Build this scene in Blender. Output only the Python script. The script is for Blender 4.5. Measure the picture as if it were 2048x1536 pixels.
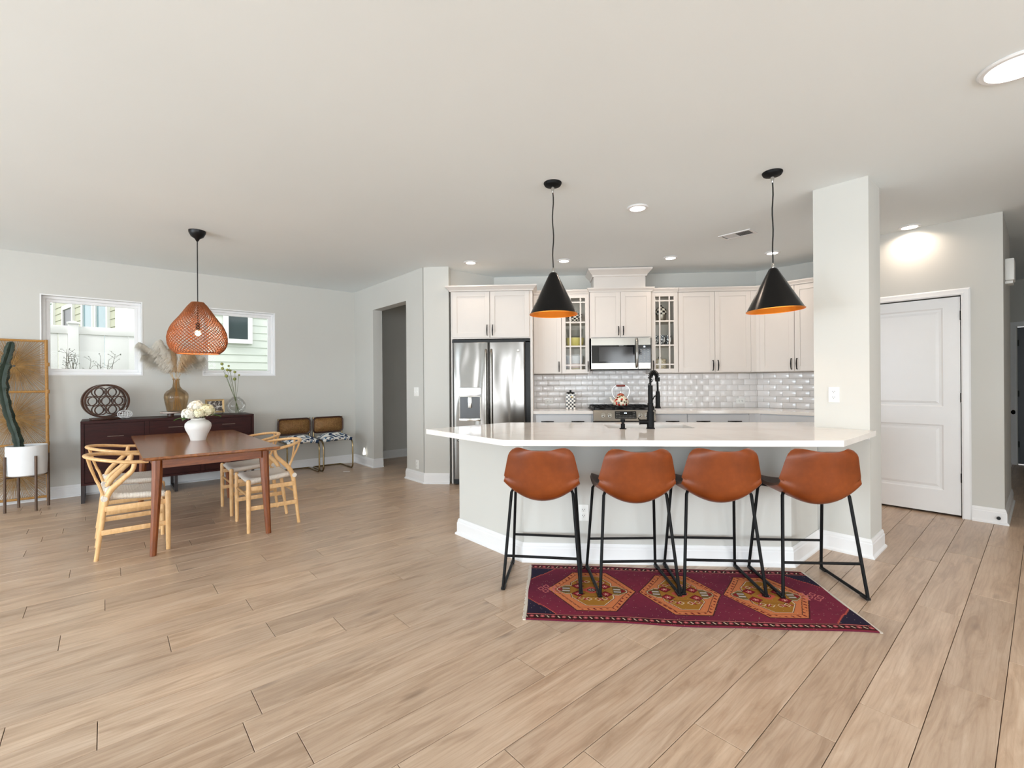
import bpy, bmesh, math, random
import numpy as np
from mathutils import Vector, Matrix
for o in list(bpy.data.objects): bpy.data.objects.remove(o)
PI = math.pi; S = math.sqrt(.5); R45 = PI/4
sc = bpy.context.scene; COL = sc.collection
random.seed(7)
def rnd(a, b): return random.uniform(a, b)
# room axes: u runs along the window wall, v towards it; uv() gives world x, y
def uv(u, v): return ((u-v)*S, (u+v)*S)

# ---------------------------------------------------------------- camera, light, exposure
cam = bpy.data.cameras.new('camera'); camo = bpy.data.objects.new('camera', cam); COL.objects.link(camo); sc.camera = camo
FPX = 931.2; cam.sensor_width = 36; cam.sensor_fit = 'HORIZONTAL'; cam.lens = 36*FPX/2048; 
cam.shift_y = -(768-764.2)/2048
cam.clip_start = .05; cam.clip_end = 200
a_, r_ = -.068, .0069
F_ = Vector((math.sin(a_), math.cos(a_), 0)); R_ = Vector((math.cos(a_), -math.sin(a_), 0)); U_ = Vector((0, 0, 1))
R2 = R_*math.cos(r_)-U_*math.sin(r_); U2 = U_*math.cos(r_)+R_*math.sin(r_)
m = Matrix((R2, U2, -F_)).transposed().to_4x4(); m.translation = Vector((0, 0, 1.278)); camo.matrix_world = m

w = bpy.data.worlds.new('sky'); sc.world = w; w.use_nodes = True
nt = w.node_tree; bg = nt.nodes['Background']; bg.inputs[0].default_value = (.96, .98, 1, 1); bg.inputs[1].default_value = 2.0
def area(name, loc, rot, sx, sy, power, col=(1, 1, 1), spread=PI):
    l = bpy.data.lights.new(name, 'AREA'); l.shape = 'RECTANGLE'; l.size = sx; l.size_y = sy; l.energy = power; l.color = col; l.spread = spread
    o = bpy.data.objects.new(name, l); COL.objects.link(o); o.location = loc; o.rotation_euler = rot; return o
# added fill lamps, tilted up, standing in for daylight at unseen windows behind the camera (wall u=-3.2) and in the right hand wall (v=-3.4)
for v0, pw_, tl_, cc_ in ((5.95, 22, .05, (.76, .89, 1)), (3.3, 185, .06, (.76, .89, 1)), (.15, 190, .15, (.78, .92, 1)), (-3.8, 150, .2, (.88, .95, 1))):
    x, y = uv(-5.70, v0); area('daylight_fill_rear', (x, y, 1.35), (PI/2+tl_, 0, R45-PI/2), 2.0, 2.1, pw_, cc_)
for u0 in (-3.9, -.9, 2.1):
    x, y = uv(u0, -5.10); area('daylight_fill_side', (x, y, 1.35), (PI/2+.22, 0, R45), 2.0, 2.1, 92, (.88, .95, 1))
sun = bpy.data.lights.new('sun', 'SUN'); sun.energy = 2.2; sun.angle = .3; sun.color = (1, .97, .92)
so = bpy.data.objects.new('sun', sun); COL.objects.link(so); so.rotation_euler = (math.radians(38), math.radians(-22), 0)
sc.view_settings.view_transform = 'Standard'; sc.view_settings.look = 'None'; sc.view_settings.gamma = 1
sc.view_settings.use_curve_mapping = False; sc.view_settings.exposure = 0.09
sc.cycles.use_denoising = True; sc.cycles.max_bounces = 10; sc.cycles.diffuse_bounces = 6; sc.cycles.glossy_bounces = 4
sc.cycles.transmission_bounces = 6; sc.cycles.transparent_max_bounces = 16; sc.cycles.caustics_reflective = False; sc.cycles.caustics_refractive = False
sc.cycles.sample_clamp_indirect = 6

# ---------------------------------------------------------------- mesh helpers
class MB:
    def __init__(s): s.v = []; s.f = []
    def add(s, vs, fs, T=None):
        b = len(s.v)
        s.v += [tuple(T @ Vector(p)) for p in vs] if T is not None else [tuple(p) for p in vs]
        s.f += [tuple(b+i for i in f) for f in fs]; return s
    def box(s, x0, x1, y0, y1, z0, z1, T=None, ch=0):
        if ch <= 0:
            vs = [(x, y, z) for x in (x0, x1) for y in (y0, y1) for z in (z0, z1)]
            return s.add(vs, [(0, 1, 3, 2), (4, 6, 7, 5), (0, 4, 5, 1), (2, 3, 7, 6), (0, 2, 6, 4), (1, 5, 7, 3)], T)
        bm = bmesh.new(); vv = [bm.verts.new((x, y, z)) for x in (x0, x1) for y in (y0, y1) for z in (z0, z1)]
        for f in [(0, 1, 3, 2), (4, 6, 7, 5), (0, 4, 5, 1), (2, 3, 7, 6), (0, 2, 6, 4), (1, 5, 7, 3)]: bm.faces.new([vv[i] for i in f])
        bmesh.ops.bevel(bm, geom=list(bm.edges), offset=ch, segments=2, profile=.6, affect='EDGES')
        bm.verts.index_update(); s.add([v.co[:] for v in bm.verts], [[v.index for v in f.verts] for f in bm.faces], T); bm.free(); return s
    def prism(s, poly, z0, z1, T=None):
        n = len(poly); vs = [(p[0], p[1], z0) for p in poly]+[(p[0], p[1], z1) for p in poly]
        return s.add(vs, [tuple(range(n))[::-1], tuple(range(n, 2*n))]+[(i, (i+1) % n, n+(i+1) % n, n+i) for i in range(n)], T)
    def lathe(s, prof, c=(0, 0, 0), n=24, T=None, closed=False, e=1):
        vs = []; fs = []; k = len(prof)
        for r, z in prof:
            for i in range(n): t = 2*PI*i/n; vs.append((c[0]+r*math.cos(t), c[1]+r*math.sin(t)*e, c[2]+z))
        for j in range(k-1 if not closed else k):
            for i in range(n): a = j*n+i; b = j*n+(i+1) % n; jj = (j+1) % k; fs.append((a, b, jj*n+(i+1) % n, jj*n+i))
        if not closed:
            if prof[0][0] > 1e-6: fs.append(tuple(range(n))[::-1])
            if prof[-1][0] > 1e-6: fs.append(tuple((k-1)*n+i for i in range(n)))
        return s.add(vs, fs, T)
    def cyl(s, p0, p1, r0, r1=None, n=12): return s.tube([p0, p1], [r0, r0 if r1 is None else r1], n)
    def tube(s, pts, r, n=8, closed=False, flat=None, cap=True):
        P = [Vector(p) for p in pts]; k = len(P); rr = r if isinstance(r, (list, tuple)) else [r]*k
        T = []
        for i in range(k):
            a = P[i-1] if (i > 0 or closed) else P[i]; b = P[(i+1) % k] if (i < k-1 or closed) else P[i]
            T.append((b-a).normalized())
        up = Vector((0, 0, 1)) if abs(T[0].z) < .9 else Vector((1, 0, 0))
        N = (up-T[0]*up.dot(T[0])).normalized(); vs = []; fs = []
        for i in range(k):
            if i: N = (N-T[i]*N.dot(T[i])).normalized()
            B = T[i].cross(N)
            for j in range(n):
                t = 2*PI*(j+.5)/n; vs.append(P[i]+(N*math.cos(t)*(flat or 1)+B*math.sin(t))*rr[i])
        for i in range(k if closed else k-1):
            for j in range(n): fs.append((i*n+j, i*n+(j+1) % n, ((i+1) % k)*n+(j+1) % n, ((i+1) % k)*n+j))
        if not closed and cap: fs += [tuple(range(n))[::-1], tuple((k-1)*n+j for j in range(n))]
        return s.add([v[:] for v in vs], fs)
    def sweep(s, path, prof, N=(0, 0, 1), closed=False, T=None):
        """prof: (a, b): a in the plane across the path, b along N; mitred corners"""
        P = [Vector(p) for p in path]; N = Vector(N); k = len(P); q = len(prof); vs = []; fs = []
        for i in range(k):
            d0 = (P[i]-P[i-1]).normalized() if (i > 0 or closed) else None
            d1 = (P[(i+1) % k]-P[i]).normalized() if (i < k-1 or closed) else None
            d0 = d0 or d1; d1 = d1 or d0
            a0 = N.cross(d0); a1 = N.cross(d1); mm = a0+a1; mm = mm/max(.2, mm.dot(a0))
            for a, b in prof: vs.append((P[i]+mm*a+N*b)[:])
        for i in range(k if closed else k-1):
            for j in range(q): fs.append((i*q+j, i*q+(j+1) % q, ((i+1) % k)*q+(j+1) % q, ((i+1) % k)*q+j))
        if not closed: fs += [tuple(range(q))[::-1], tuple((k-1)*q+j for j in range(q))]
        return s.add(vs, fs, T)
    def sphere(s, c, r, n=12, sz=1):
        k = max(4, n//2); return s.lathe([(max(1e-4, r*math.sin(PI*i/k)), -r*sz*math.cos(PI*i/k)) for i in range(k+1)], c, n)
def me_from(mb, name, mat, smooth=True, ang=.6):
    me = bpy.data.meshes.new(name); me.from_pydata(mb.v, [], mb.f); me.validate()
    bm = bmesh.new(); bm.from_mesh(me); bmesh.ops.recalc_face_normals(bm, faces=bm.faces); bm.to_mesh(me); bm.free()
    if mat: me.materials.append(mat)
    if smooth:
        me.shade_smooth(); me.set_sharp_from_angle(angle=ang)
    return me
def obj(name, mb, mat, parent=None, loc=(0, 0, 0), rz=0, smooth=True, ang=.6, bev=0, **props):
    me = mb if isinstance(mb, bpy.types.Mesh) else me_from(mb, name, mat, smooth, ang)
    o = bpy.data.objects.new(name, me); COL.objects.link(o); o.location = loc
    o.rotation_euler = rz if isinstance(rz, (tuple, list)) else (0, 0, rz)
    if parent: o.parent = parent
    if bev:
        md = o.modifiers.new('bevel', 'BEVEL'); md.width = bev; md.segments = 2; md.limit_method = 'ANGLE'; md.angle_limit = .6
    for k, v in props.items(): o[k] = v
    return o
def empty(name, loc=(0, 0, 0), rz=0, **props):
    o = bpy.data.objects.new(name, None); COL.objects.link(o); o.location = loc
    o.rotation_euler = rz if isinstance(rz, (tuple, list)) else (0, 0, rz); o.empty_display_size = .05
    for k, v in props.items(): o[k] = v
    return o
def tag(o, label, category=None, group=None, kind=None):
    if label: o['label'] = label
    if category: o['category'] = category
    if group: o['group'] = group
    if kind: o['kind'] = kind
    return o
def copy_tree(o, parent=None):
    c = o.copy(); COL.objects.link(c); c.parent = parent
    for ch in list(o.children): copy_tree(ch, c)
    return c
def arc(c, r, a0, a1, n, ax='xy'):
    out = []
    for i in range(n+1):
        t = a0+(a1-a0)*i/n; p = r*math.cos(t), r*math.sin(t)
        out.append((c[0]+p[0], c[1]+p[1], c[2]) if ax == 'xy' else ((c[0]+p[0], c[1], c[2]+p[1]) if ax == 'xz' else (c[0], c[1]+p[0], c[2]+p[1])))
    return out
def smooth_path(pts, n=6):
    P = [Vector(p) for p in pts]; out = []
    for i in range(len(P)-1):
        p0 = P[max(0, i-1)]; p1 = P[i]; p2 = P[i+1]; p3 = P[min(len(P)-1, i+2)]
        for k in range(n):
            t = k/n; out.append(.5*((2*p1)+(p2-p0)*t+(2*p0-5*p1+4*p2-p3)*t*t+(3*p1-p0-3*p2+p3)*t**3))
    out.append(P[-1]); return [p[:] for p in out]

# ---------------------------------------------------------------- materials
def lin(c): return tuple(((x/255)/12.92 if x <= 10 else ((x/255+.055)/1.055)**2.4) for x in c)+(1,)
class NT:
    def __init__(s, name):
        s.m = bpy.data.materials.new(name); s.m.use_nodes = True; s.t = s.m.node_tree; s.n = s.t.nodes; s.b = s.n['Principled BSDF']; s.out = s.n['Material Output']
    def new(s, t, **kw):
        n = s.n.new(t)
        for k, v in kw.items():
            if k.startswith('i_'): n.inputs[k[2:].replace('_', ' ')].default_value = v
            else: setattr(n, k, v)
        return n
    def l(s, a, b): s.t.links.new(a, b)
    def co(s, scale=(1, 1, 1), kind='Object', rot=(0, 0, 0)):
        c = s.new('ShaderNodeTexCoord'); mp = s.new('ShaderNodeMapping'); mp.inputs['Scale'].default_value = scale; mp.inputs['Rotation'].default_value = rot
        s.l(c.outputs[kind], mp.inputs[0]); return mp.outputs[0]
    def noise(s, vec, scale, detail=3, rough=.5, dist=0):
        n = s.new('ShaderNodeTexNoise'); n.inputs['Scale'].default_value = scale; n.inputs['Detail'].default_value = detail; n.inputs['Roughness'].default_value = rough; n.inputs['Distortion'].default_value = dist
        if vec is not None: s.l(vec, n.inputs['Vector'])
        return n.outputs['Fac']
    def ramp(s, fac, stops, interp='LINEAR'):
        r = s.new('ShaderNodeValToRGB'); r.color_ramp.interpolation = interp; e = r.color_ramp.elements
        while len(e) < len(stops): e.new(.5)
        for i, (p, c) in enumerate(stops): e[i].position = p; e[i].color = c if len(c) == 4 else tuple(c)+(1,)
        s.l(fac, r.inputs[0]); return r.outputs[0]
    def math(s, op, a, b=None):
        n = s.new('ShaderNodeMath', operation=op)
        for i, x in enumerate((a, b)):
            if x is None: continue
            if isinstance(x, (int, float)): n.inputs[i].default_value = x
            else: s.l(x, n.inputs[i])
        return n.outputs[0]
    def mix(s, fac, a, b, mode='MIX'):
        n = s.new('ShaderNodeMix', data_type='RGBA', blend_type=mode)
        for sock, x in ((n.inputs[0], fac), (n.inputs[6], a), (n.inputs[7], b)):
            if isinstance(x, (int, float)): sock.default_value = x
            elif isinstance(x, tuple): sock.default_value = x
            else: s.l(x, sock)
        return n.outputs[2]
    def bump(s, h, strength=.3, dist=.01):
        b = s.new('ShaderNodeBump'); b.inputs['Strength'].default_value = strength; b.inputs['Distance'].default_value = dist; s.l(h, b.inputs['Height']); s.l(b.outputs[0], s.b.inputs['Normal'])
def M(name, rgb, rough=.5, metal=0, var=.05, vs=6, bump=0, bs=200, coat=0, emit=0, spec=.5):
    t = NT(name); c = lin(rgb); t.b.inputs['Roughness'].default_value = rough; t.b.inputs['Metallic'].default_value = metal
    t.b.inputs['Specular IOR Level'].default_value = spec
    v = t.co(); f = t.noise(v, vs)
    t.l(t.ramp(f, [(.3, tuple(x*(1-var) for x in c[:3])), (.7, tuple(min(1, x*(1+var)) for x in c[:3]))]), t.b.inputs['Base Color'])
    if bump: t.bump(t.noise(v, bs, 4), bump, .002)
    if coat: t.b.inputs['Coat Weight'].default_value = coat; t.b.inputs['Coat Roughness'].default_value = .1
    if emit: t.b.inputs['Emission Color'].default_value = c; t.b.inputs['Emission Strength'].default_value = emit
    return t.m
def glassm(name, tint=(1, 1, 1), gloss=.08, rough=0, dens=0):
    t = NT(name); t.n.remove(t.b); tr = t.new('ShaderNodeBsdfTransparent'); tr.inputs[0].default_value = tint+(1,)
    g = t.new('ShaderNodeBsdfGlossy'); g.inputs['Roughness'].default_value = rough; fr = t.new('ShaderNodeFresnel'); fr.inputs[0].default_value = 1.45
    mx = t.new('ShaderNodeMixShader'); t.l(t.math('MULTIPLY', t.math('MINIMUM', fr.outputs[0], .45), .35+gloss), mx.inputs[0]); t.l(tr.outputs[0], mx.inputs[1]); t.l(g.outputs[0], mx.inputs[2]); t.l(mx.outputs[0], t.out.inputs[0])
    return t.m
def woodm(name, c1, c2, scale=8, stretch=(1, 12, 12), rough=.4, rnd_=0.0, bump=.15, coat=0, spec=.5):
    t = NT(name); t.b.inputs['Specular IOR Level'].default_value = spec; v = t.co(stretch); f = t.noise(v, scale, 6, .6, .6); g = t.noise(t.co(tuple(x*4 for x in stretch)), scale*2, 3)
    col = t.ramp(t.math('ADD', t.math('MULTIPLY', f, .75), t.math('MULTIPLY', g, .25)), [(.32, lin(c1)), (.68, lin(c2))])
    t.l(col, t.b.inputs['Base Color']); t.b.inputs['Roughness'].default_value = rough; t.bump(f, bump, .002)
    if coat: t.b.inputs['Coat Weight'].default_value = coat; t.b.inputs['Coat Roughness'].default_value = .15
    return t.m
wallm = M('wall_paint', (201, 200, 195), .85, var=.012, vs=1.5, bump=.04, bs=260)
ceilm = M('ceiling_paint', (234, 240, 242), .9, var=.01, vs=1, bump=.05, bs=180)
trimm = M('trim_white', (230, 230, 231), .35, var=.008)
cabm = M('cabinet_white', (218, 211, 205), .4, var=.01)
cabi = M('cabinet_interior', (226, 219, 208), .6, var=.03)
baseg = M('base_cabinet_grey', (206, 207, 210), .45, var=.015)
blackm = M('black_metal', (12, 12, 13), .5, 0, var=.1, spec=.16)
blackp = M('black_plastic', (12, 12, 13), .35, 0, var=.1, spec=.3)
steel = M('brushed_steel', (158, 154, 147), .24, 1, var=.05, vs=2)
chrome = M('chrome', (190, 188, 184), .12, 1, var=.02)
brass = M('brass', (146, 128, 96), .25, 1, var=.06)
bronze = M('bronze_wood', (92, 72, 58), .45, .3, var=.15, vs=20)
espresso = woodm('espresso_wood', (34, 11, 10), (58, 22, 19), 5, (1, 1, 9), .45, bump=.04, spec=.18)
walnut = woodm('walnut_table', (100, 52, 18), (152, 90, 38), 4, (10, 1.2, 10), .17, bump=.08, coat=.1)
walnutleg = woodm('walnut_leg', (90, 42, 14), (140, 74, 28), 6, (12, 12, 1.3), .35, bump=.08, coat=.2)
oak = woodm('blond_oak', (206, 160, 106), (232, 192, 140), 6, (6, 6, 2), .42, bump=.05)
rattan = woodm('rattan', (150, 104, 46), (190, 142, 76), 16, (6, 6, 6), .55)
darkwood = woodm('dark_rack_wood', (44, 24, 18), (82, 50, 34), 12, (4, 4, 4), .3)
whitecer = M('white_ceramic', (226, 224, 220), .55, var=.02, bump=.15, bs=60)
socket = M('socket_white', (236, 236, 233), .4, var=.01)
glass = glassm('clear_glass', (.98, .99, .99))
pane = glassm('window_glass', (.97, .985, .98), -.22)
amber = glassm('amber_glass', (.72, .60, .45), .5)
clearv = glassm('vase_glass', (.93, .93, .92), .3)
def emis(name, rgb, s):
    t = NT(name); t.b.inputs['Base Color'].default_value = lin(rgb); t.b.inputs['Emission Color'].default_value = lin(rgb); t.b.inputs['Emission Strength'].default_value = s; return t.m
lampglow = emis('lamp_glow', (255, 244, 230), 9)
bulbglow = emis('bulb_glow', (255, 214, 160), 30)
led = emis('display_digits', (235, 245, 255), 2.5)
# quartz
t = NT('white_quartz'); v = t.co(); f = t.noise(v, 2.5, 5, .55, 1.2)
t.l(t.ramp(f, [(.35, lin((232, 226, 220))), (.5, lin((238, 233, 228))), (.7, lin((236, 231, 226)))]), t.b.inputs['Base Color']); t.b.inputs['Roughness'].default_value = .09; quartz = t.m
# oak floor planks
t = NT('floor_plank_oak'); oi = t.new('ShaderNodeObjectInfo'); at = t.new('ShaderNodeAttribute', attribute_name='pr')
R = t.math('FRACT', t.math('ADD', oi.outputs['Random'], at.outputs['Fac']))
tc = t.new('ShaderNodeTexCoord'); off = t.new('ShaderNodeCombineXYZ'); t.l(t.math('MULTIPLY', R, 37), off.inputs[0]); t.l(t.math('MULTIPLY', R, 91), off.inputs[1]); t.l(t.math('MULTIPLY', R, 17), off.inputs[2])
ad = t.new('ShaderNodeVectorMath', operation='ADD'); t.l(tc.outputs['Object'], ad.inputs[0]); t.l(off.outputs[0], ad.inputs[1])
def mp(sc_, src=ad.outputs[0]):
    q = t.new('ShaderNodeMapping'); q.inputs['Scale'].default_value = sc_; t.l(src, q.inputs[0]); return q.outputs[0]
g1 = t.noise(mp((1.3, 9, 1)), 2.2, 5, .6, .8); g2 = t.noise(mp((3, 60, 1)), 3, 4, .6, .2); g3 = t.noise(mp((.8, 3.5, 1)), 1.6, 3, .5, .6)
wv = t.new('ShaderNodeTexWave', wave_type='BANDS', bands_direction='Y'); t.l(mp((.55, 4.5, 1)), wv.inputs['Vector']); wv.inputs['Scale'].default_value = 3.2; wv.inputs['Distortion'].default_value = 9; wv.inputs['Detail'].default_value = 3; wv.inputs['Detail Scale'].default_value = .8
col = t.ramp(g1, [(.3, lin((168, 140, 115))), (.5, lin((197, 170, 145))), (.72, lin((214, 190, 167)))])
col = t.mix(t.math('MULTIPLY', t.math('POWER', wv.outputs['Fac'], 6), .22), col, lin((160, 124, 94)))
col = t.mix(t.math('MULTIPLY', t.math('SUBTRACT', 1, t.math('MINIMUM', t.math('MULTIPLY', g2, 1.7), 1)), .42), col, lin((156, 124, 98)))
vo = t.new('ShaderNodeTexVoronoi'); t.l(mp((1.5, 4.2, 1)), vo.inputs['Vector']); vo.inputs['Scale'].default_value = 1.25
kn = t.math('SUBTRACT', 1, t.math('MINIMUM', t.math('MULTIPLY', vo.outputs['Distance'], 7), 1)); col = t.mix(t.math('MULTIPLY', kn, .62), col, lin((92, 66, 48)))
col = t.mix(1.0, col, t.ramp(R, [(0, (.86, .85, .84)), (.5, (.96, .955, .95)), (1, (1.06, 1.05, 1.03))]), 'MULTIPLY')
col = t.mix(t.math('MULTIPLY', g3, .22), col, lin((176, 168, 160)))
t.l(col, t.b.inputs['Base Color']); t.l(t.ramp(g1, [(.2, (.27,)*3), (.8, (.37,)*3)]), t.b.inputs['Roughness']); t.bump(t.math('ADD', g2, t.math('MULTIPLY', wv.outputs['Fac'], .3)), .12, .002); plankm = t.m
groove = M('floor_underlay', (74, 54, 40), .9)
# glossy tile
t = NT('subway_tile'); oi = t.new('ShaderNodeObjectInfo')
t.l(t.ramp(oi.outputs['Random'], [(0, lin((222, 218, 216))), (1, lin((234, 231, 230)))]), t.b.inputs['Base Color']); t.b.inputs['Roughness'].default_value = .12; t.bump(t.noise(t.co(), 9, 2), .06, .01); tilem = t.m
grout = M('grout', (176, 168, 158), .9, var=.06)
# cord seat
t = NT('paper_cord'); c = t.new('ShaderNodeTexCoord'); sx = t.new('ShaderNodeSeparateXYZ'); t.l(c.outputs['Object'], sx.inputs[0])
cond = t.math('GREATER_THAN', t.math('ABSOLUTE', sx.outputs[0]), t.math('ABSOLUTE', sx.outputs[1]))
st = t.mix(cond, t.math('SINE', t.math('MULTIPLY', sx.outputs[0], 900)), t.math('SINE', t.math('MULTIPLY', sx.outputs[1], 900)))
ns = t.noise(t.co(), 60, 3)
f = t.math('ADD', t.math('MULTIPLY', t.math('ADD', st, 1), .4), t.math('MULTIPLY', ns, .4))
t.l(t.ramp(f, [(.05, lin((140, 126, 112))), (.35, lin((222, 211, 198))), (1, lin((242, 235, 225)))]), t.b.inputs['Base Color']); t.b.inputs['Roughness'].default_value = .8; t.bump(f, .5, .004); cord = t.m
# leather
t = NT('tan_leather'); v = t.co(); f = t.noise(v, 5, 4, .6); g = t.noise(v, 240, 3)
t.l(t.ramp(f, [(.3, lin((98, 44, 14))), (.6, lin((126, 60, 22))), (.8, lin((144, 76, 34)))]), t.b.inputs['Base Color']); t.b.inputs['Roughness'].default_value = .38; t.b.inputs['Specular IOR Level'].default_value = .35; t.bump(g, .08, .002); leather = t.m
leather_in = M('dark_leather', (84, 58, 46), .45, var=.12)
# cane
t = NT('cane_weave'); v = t.co((1, 1, 1)); ck = t.new('ShaderNodeTexChecker'); t.l(v, ck.inputs[0]); ck.inputs['Scale'].default_value = 130
f = t.noise(v, 60, 3)
t.l(t.mix(ck.outputs['Fac'], t.ramp(f, [(.3, lin((140, 96, 48))), (.7, lin((196, 150, 90)))]), lin((96, 62, 32))), t.b.inputs['Base Color']); t.b.inputs['Roughness'].default_value = .6; t.bump(ck.outputs['Fac'], .5, .003); canem = t.m
# ikat
t = NT('ikat_fabric'); v = t.co((1, 1, 1)); f = t.noise(v, 4.2, 1.5, .35, 2.4)
t.l(t.ramp(f, [(.0, lin((24, 44, 74))), (.40, lin((30, 56, 92))), (.43, lin((236, 236, 232))), (.52, lin((240, 240, 236))), (.55, lin((24, 40, 66))), (.60, lin((66, 120, 160))), (.64, lin((238, 238, 234)))], 'LINEAR'), t.b.inputs['Base Color']); t.b.inputs['Roughness'].default_value = .8; ikat = t.m
def checkm(name, scale, a=(18, 16, 16), b=(232, 226, 216), rough=.15, soft=True, kind='Object', sc3=(1, 1, 1)):
    t = NT(name); ck = t.new('ShaderNodeTexChecker'); t.l(t.co(sc3, kind), ck.inputs[0]); ck.inputs['Scale'].default_value = scale; ck.inputs[1].default_value = lin(a); ck.inputs[2].default_value = lin(b)
    t.l(ck.outputs[0], t.b.inputs['Base Color']); t.b.inputs['Roughness'].default_value = rough; return t.m
def polarcheck(name, n, zs, b=(236, 228, 214)):
    t = NT(name); c = t.new('ShaderNodeTexCoord'); sx = t.new('ShaderNodeSeparateXYZ'); t.l(c.outputs['Object'], sx.inputs[0])
    an = t.math('ARCTAN2', sx.outputs[1], sx.outputs[0])
    a = t.math('SIGN', t.math('SINE', t.math('MULTIPLY', an, n))); z = t.math('SIGN', t.math('SINE', t.math('MULTIPLY', sx.outputs[2], PI/zs)))
    t.l(t.ramp(t.math('ADD', t.math('MULTIPLY', t.math('MULTIPLY', a, z), .5), .5), [(0, lin((20, 18, 18))), (.6, lin(b))], 'CONSTANT'), t.b.inputs['Base Color']); t.b.inputs['Roughness'].default_value = .15; return t.m
checkpot = polarcheck('courtly_check', 6, .018)
def florm(name, base, cols, scale, thr=.34, rough=.15):
    t = NT(name); v = t.co(); vo = t.new('ShaderNodeTexVoronoi'); t.l(v, vo.inputs['Vector']); vo.inputs['Scale'].default_value = scale
    sp = t.new('ShaderNodeSeparateColor'); t.l(vo.outputs['Color'], sp.inputs[0])
    pc = t.ramp(sp.outputs[0], [(i/len(cols), lin(c)) for i, c in enumerate(cols)], 'CONSTANT')
    d = t.math('ADD', vo.outputs['Distance'], t.math('MULTIPLY', t.math('SUBTRACT', t.noise(v, scale*3), .5), .3))
    t.l(t.mix(t.math('LESS_THAN', d, thr), lin(base), pc), t.b.inputs['Base Color']); t.b.inputs['Roughness'].default_value = rough; return t.m
floral = florm('floral_enamel', (238, 228, 204), [(172, 40, 30), (70, 96, 44), (214, 92, 76), (120, 24, 20), (60, 40, 24), (200, 60, 44)], 30, .44)
floralc = florm('floral_canister', (226, 212, 186), [(150, 120, 60), (60, 54, 48), (130, 90, 60), (206, 170, 110)], 60, .3)
blackpat = florm('black_patterned', (34, 34, 38), [(230, 230, 230), (180, 184, 190), (245, 245, 245)], 60, .42)
stonem = M('marble_rim', (186, 168, 156), .4, var=.15, vs=30)

# ---------------------------------------------------------------- setting
H = 2.74
WU = 7.346
def wallbox(mb, u0, u1, v0, v1, z0=0, z1=H): mb.box(u0, u1, v0, v1, z0, z1)
def wall(name, boxes, label, mat=wallm):
    mb = MB()
    for b in boxes: wallbox(mb, *b)
    return tag(obj(name, mb, mat, rz=R45, smooth=False), label, 'wall', kind='structure')
WIN = [(-.549, .347, 1.39, 2.30), (.967, 1.856, 1.39, 2.30)]
bx = [(-5.75, WIN[0][0], WU, WU+.15), (WIN[0][1], WIN[1][0], WU, WU+.15), (WIN[1][1], 5.0, WU, WU+.15)]
for u0, u1, z0, z1 in WIN: bx += [(u0, u1, WU, WU+.15, 0, z0), (u0, u1, WU, WU+.15, z1, H)]
wall('wall_left', bx, 'pale grey wall with the two square windows above the sideboard')
OPN = (5.634, 6.66, 2.378)
# hall wall with opening; end piece turns to face the kitchen
mb = MB(); wallbox(mb, 3.039, 3.185, OPN[1], WU); wallbox(mb, 3.039, 3.185, 5.2, OPN[0]); wallbox(mb, 3.039, 3.185, OPN[0], OPN[1], OPN[2], H)
tag(obj('wall_hall', mb, wallm, rz=R45, smooth=False), 'white wall with the tall doorway opening beside the refrigerator', 'wall', kind='structure')
x0, y0 = -1.512, 5.81
mb = MB(); mb.prism([(x0, y0), (-1.19, y0), (-1.19, 6.70), (-1.34, 6.70), (-1.34, 5.96), (-1.42, 5.92)], 0, H)
tag(obj('wall_nook', mb, wallm, smooth=False), 'narrow wall end facing the room, just left of the refrigerator', 'wall', kind='structure')
wall('wall_hallend', [(5.0, 5.1, 4.2, WU+.15), (3.185, 5.0, 5.05, 5.15)], 'dim end wall of the side hallway')
KY = 6.458; KU = 6.585
kc = (KU*math.sqrt(2)-KY, KY)
mb = MB(); mb.box(-1.25, kc[0], KY, KY+.14, 0, H)
wk = tag(obj('wall_kitchen', mb, wallm, smooth=False), 'back wall of the kitchen behind cabinets and white tile', 'wall', kind='structure')
wr = wall('wall_range_side', [(KU, KU+.14, 1.40, 2.7)], 'angled kitchen wall at the right, partly hidden by the column')
DV = (.515, 1.277)  # pantry door opening in v
wp = wall('wall_pantry', [(5.915, 6.03, .24, DV[0]-.012), (5.915, 6.03, DV[1]+.012, 1.50), (5.915, 6.03, DV[0]-.012, DV[1]+.012, 2.05, H), (6.03, 6.585, 1.40, 1.50), (6.03, 7.1, .24, .34), (7.0, 7.1, .34, .55), (6.585, 6.72, .34, 1.45)], 'white wall holding the closed two panel door')
wall('wall_hallway', [(7.1, 10.3, .36, .50), (4.0, 10.3, -1.45, -1.3), (3.9, 4.0, -5.0, -1.3)], 'side walls of the hallway at far right')
wall('wall_far', [(10.18, 10.3, .274, .50), (10.18, 10.3, -1.3, -.56), (10.18, 10.3, -.56, .274, 2.05, H)], 'far end wall of the hallway around the dark door')
# unseen walls; rear windows spaced for the fridge reflection, right ones added for light
RW = [(6.95, 4.95), (4.3, 2.3), (1.2, -.9), (-2.85, -4.8)]; bx = []; prev = WU
for a, b in RW: bx += [(-5.75, -5.6, a, prev), (-5.75, -5.6, b, a, 2.4, H), (-5.75, -5.6, b, a, 0, .28)]; prev = b
bx += [(-5.75, -5.6, -5.0, prev)]
wall('wall_rear', bx, 'rear wall of the room with tall windows')
SW = [(-4.9, -2.9), (-1.9, .1), (1.1, 3.1)]; bx = []; prev = -5.75
for a, b in SW: bx += [(prev, a, -5.15, -5.0), (a, b, -5.15, -5.0, 2.4, H), (a, b, -5.15, -5.0, 0, .28)]; prev = b
bx += [(prev, 4.0, -5.15, -5.0)]
wall('wall_right', bx, 'right wall of the room with added windows')
mb = MB(); mb.box(-5.75, 10.3, -5.15, WU+.15, H, H+.1)
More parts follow.
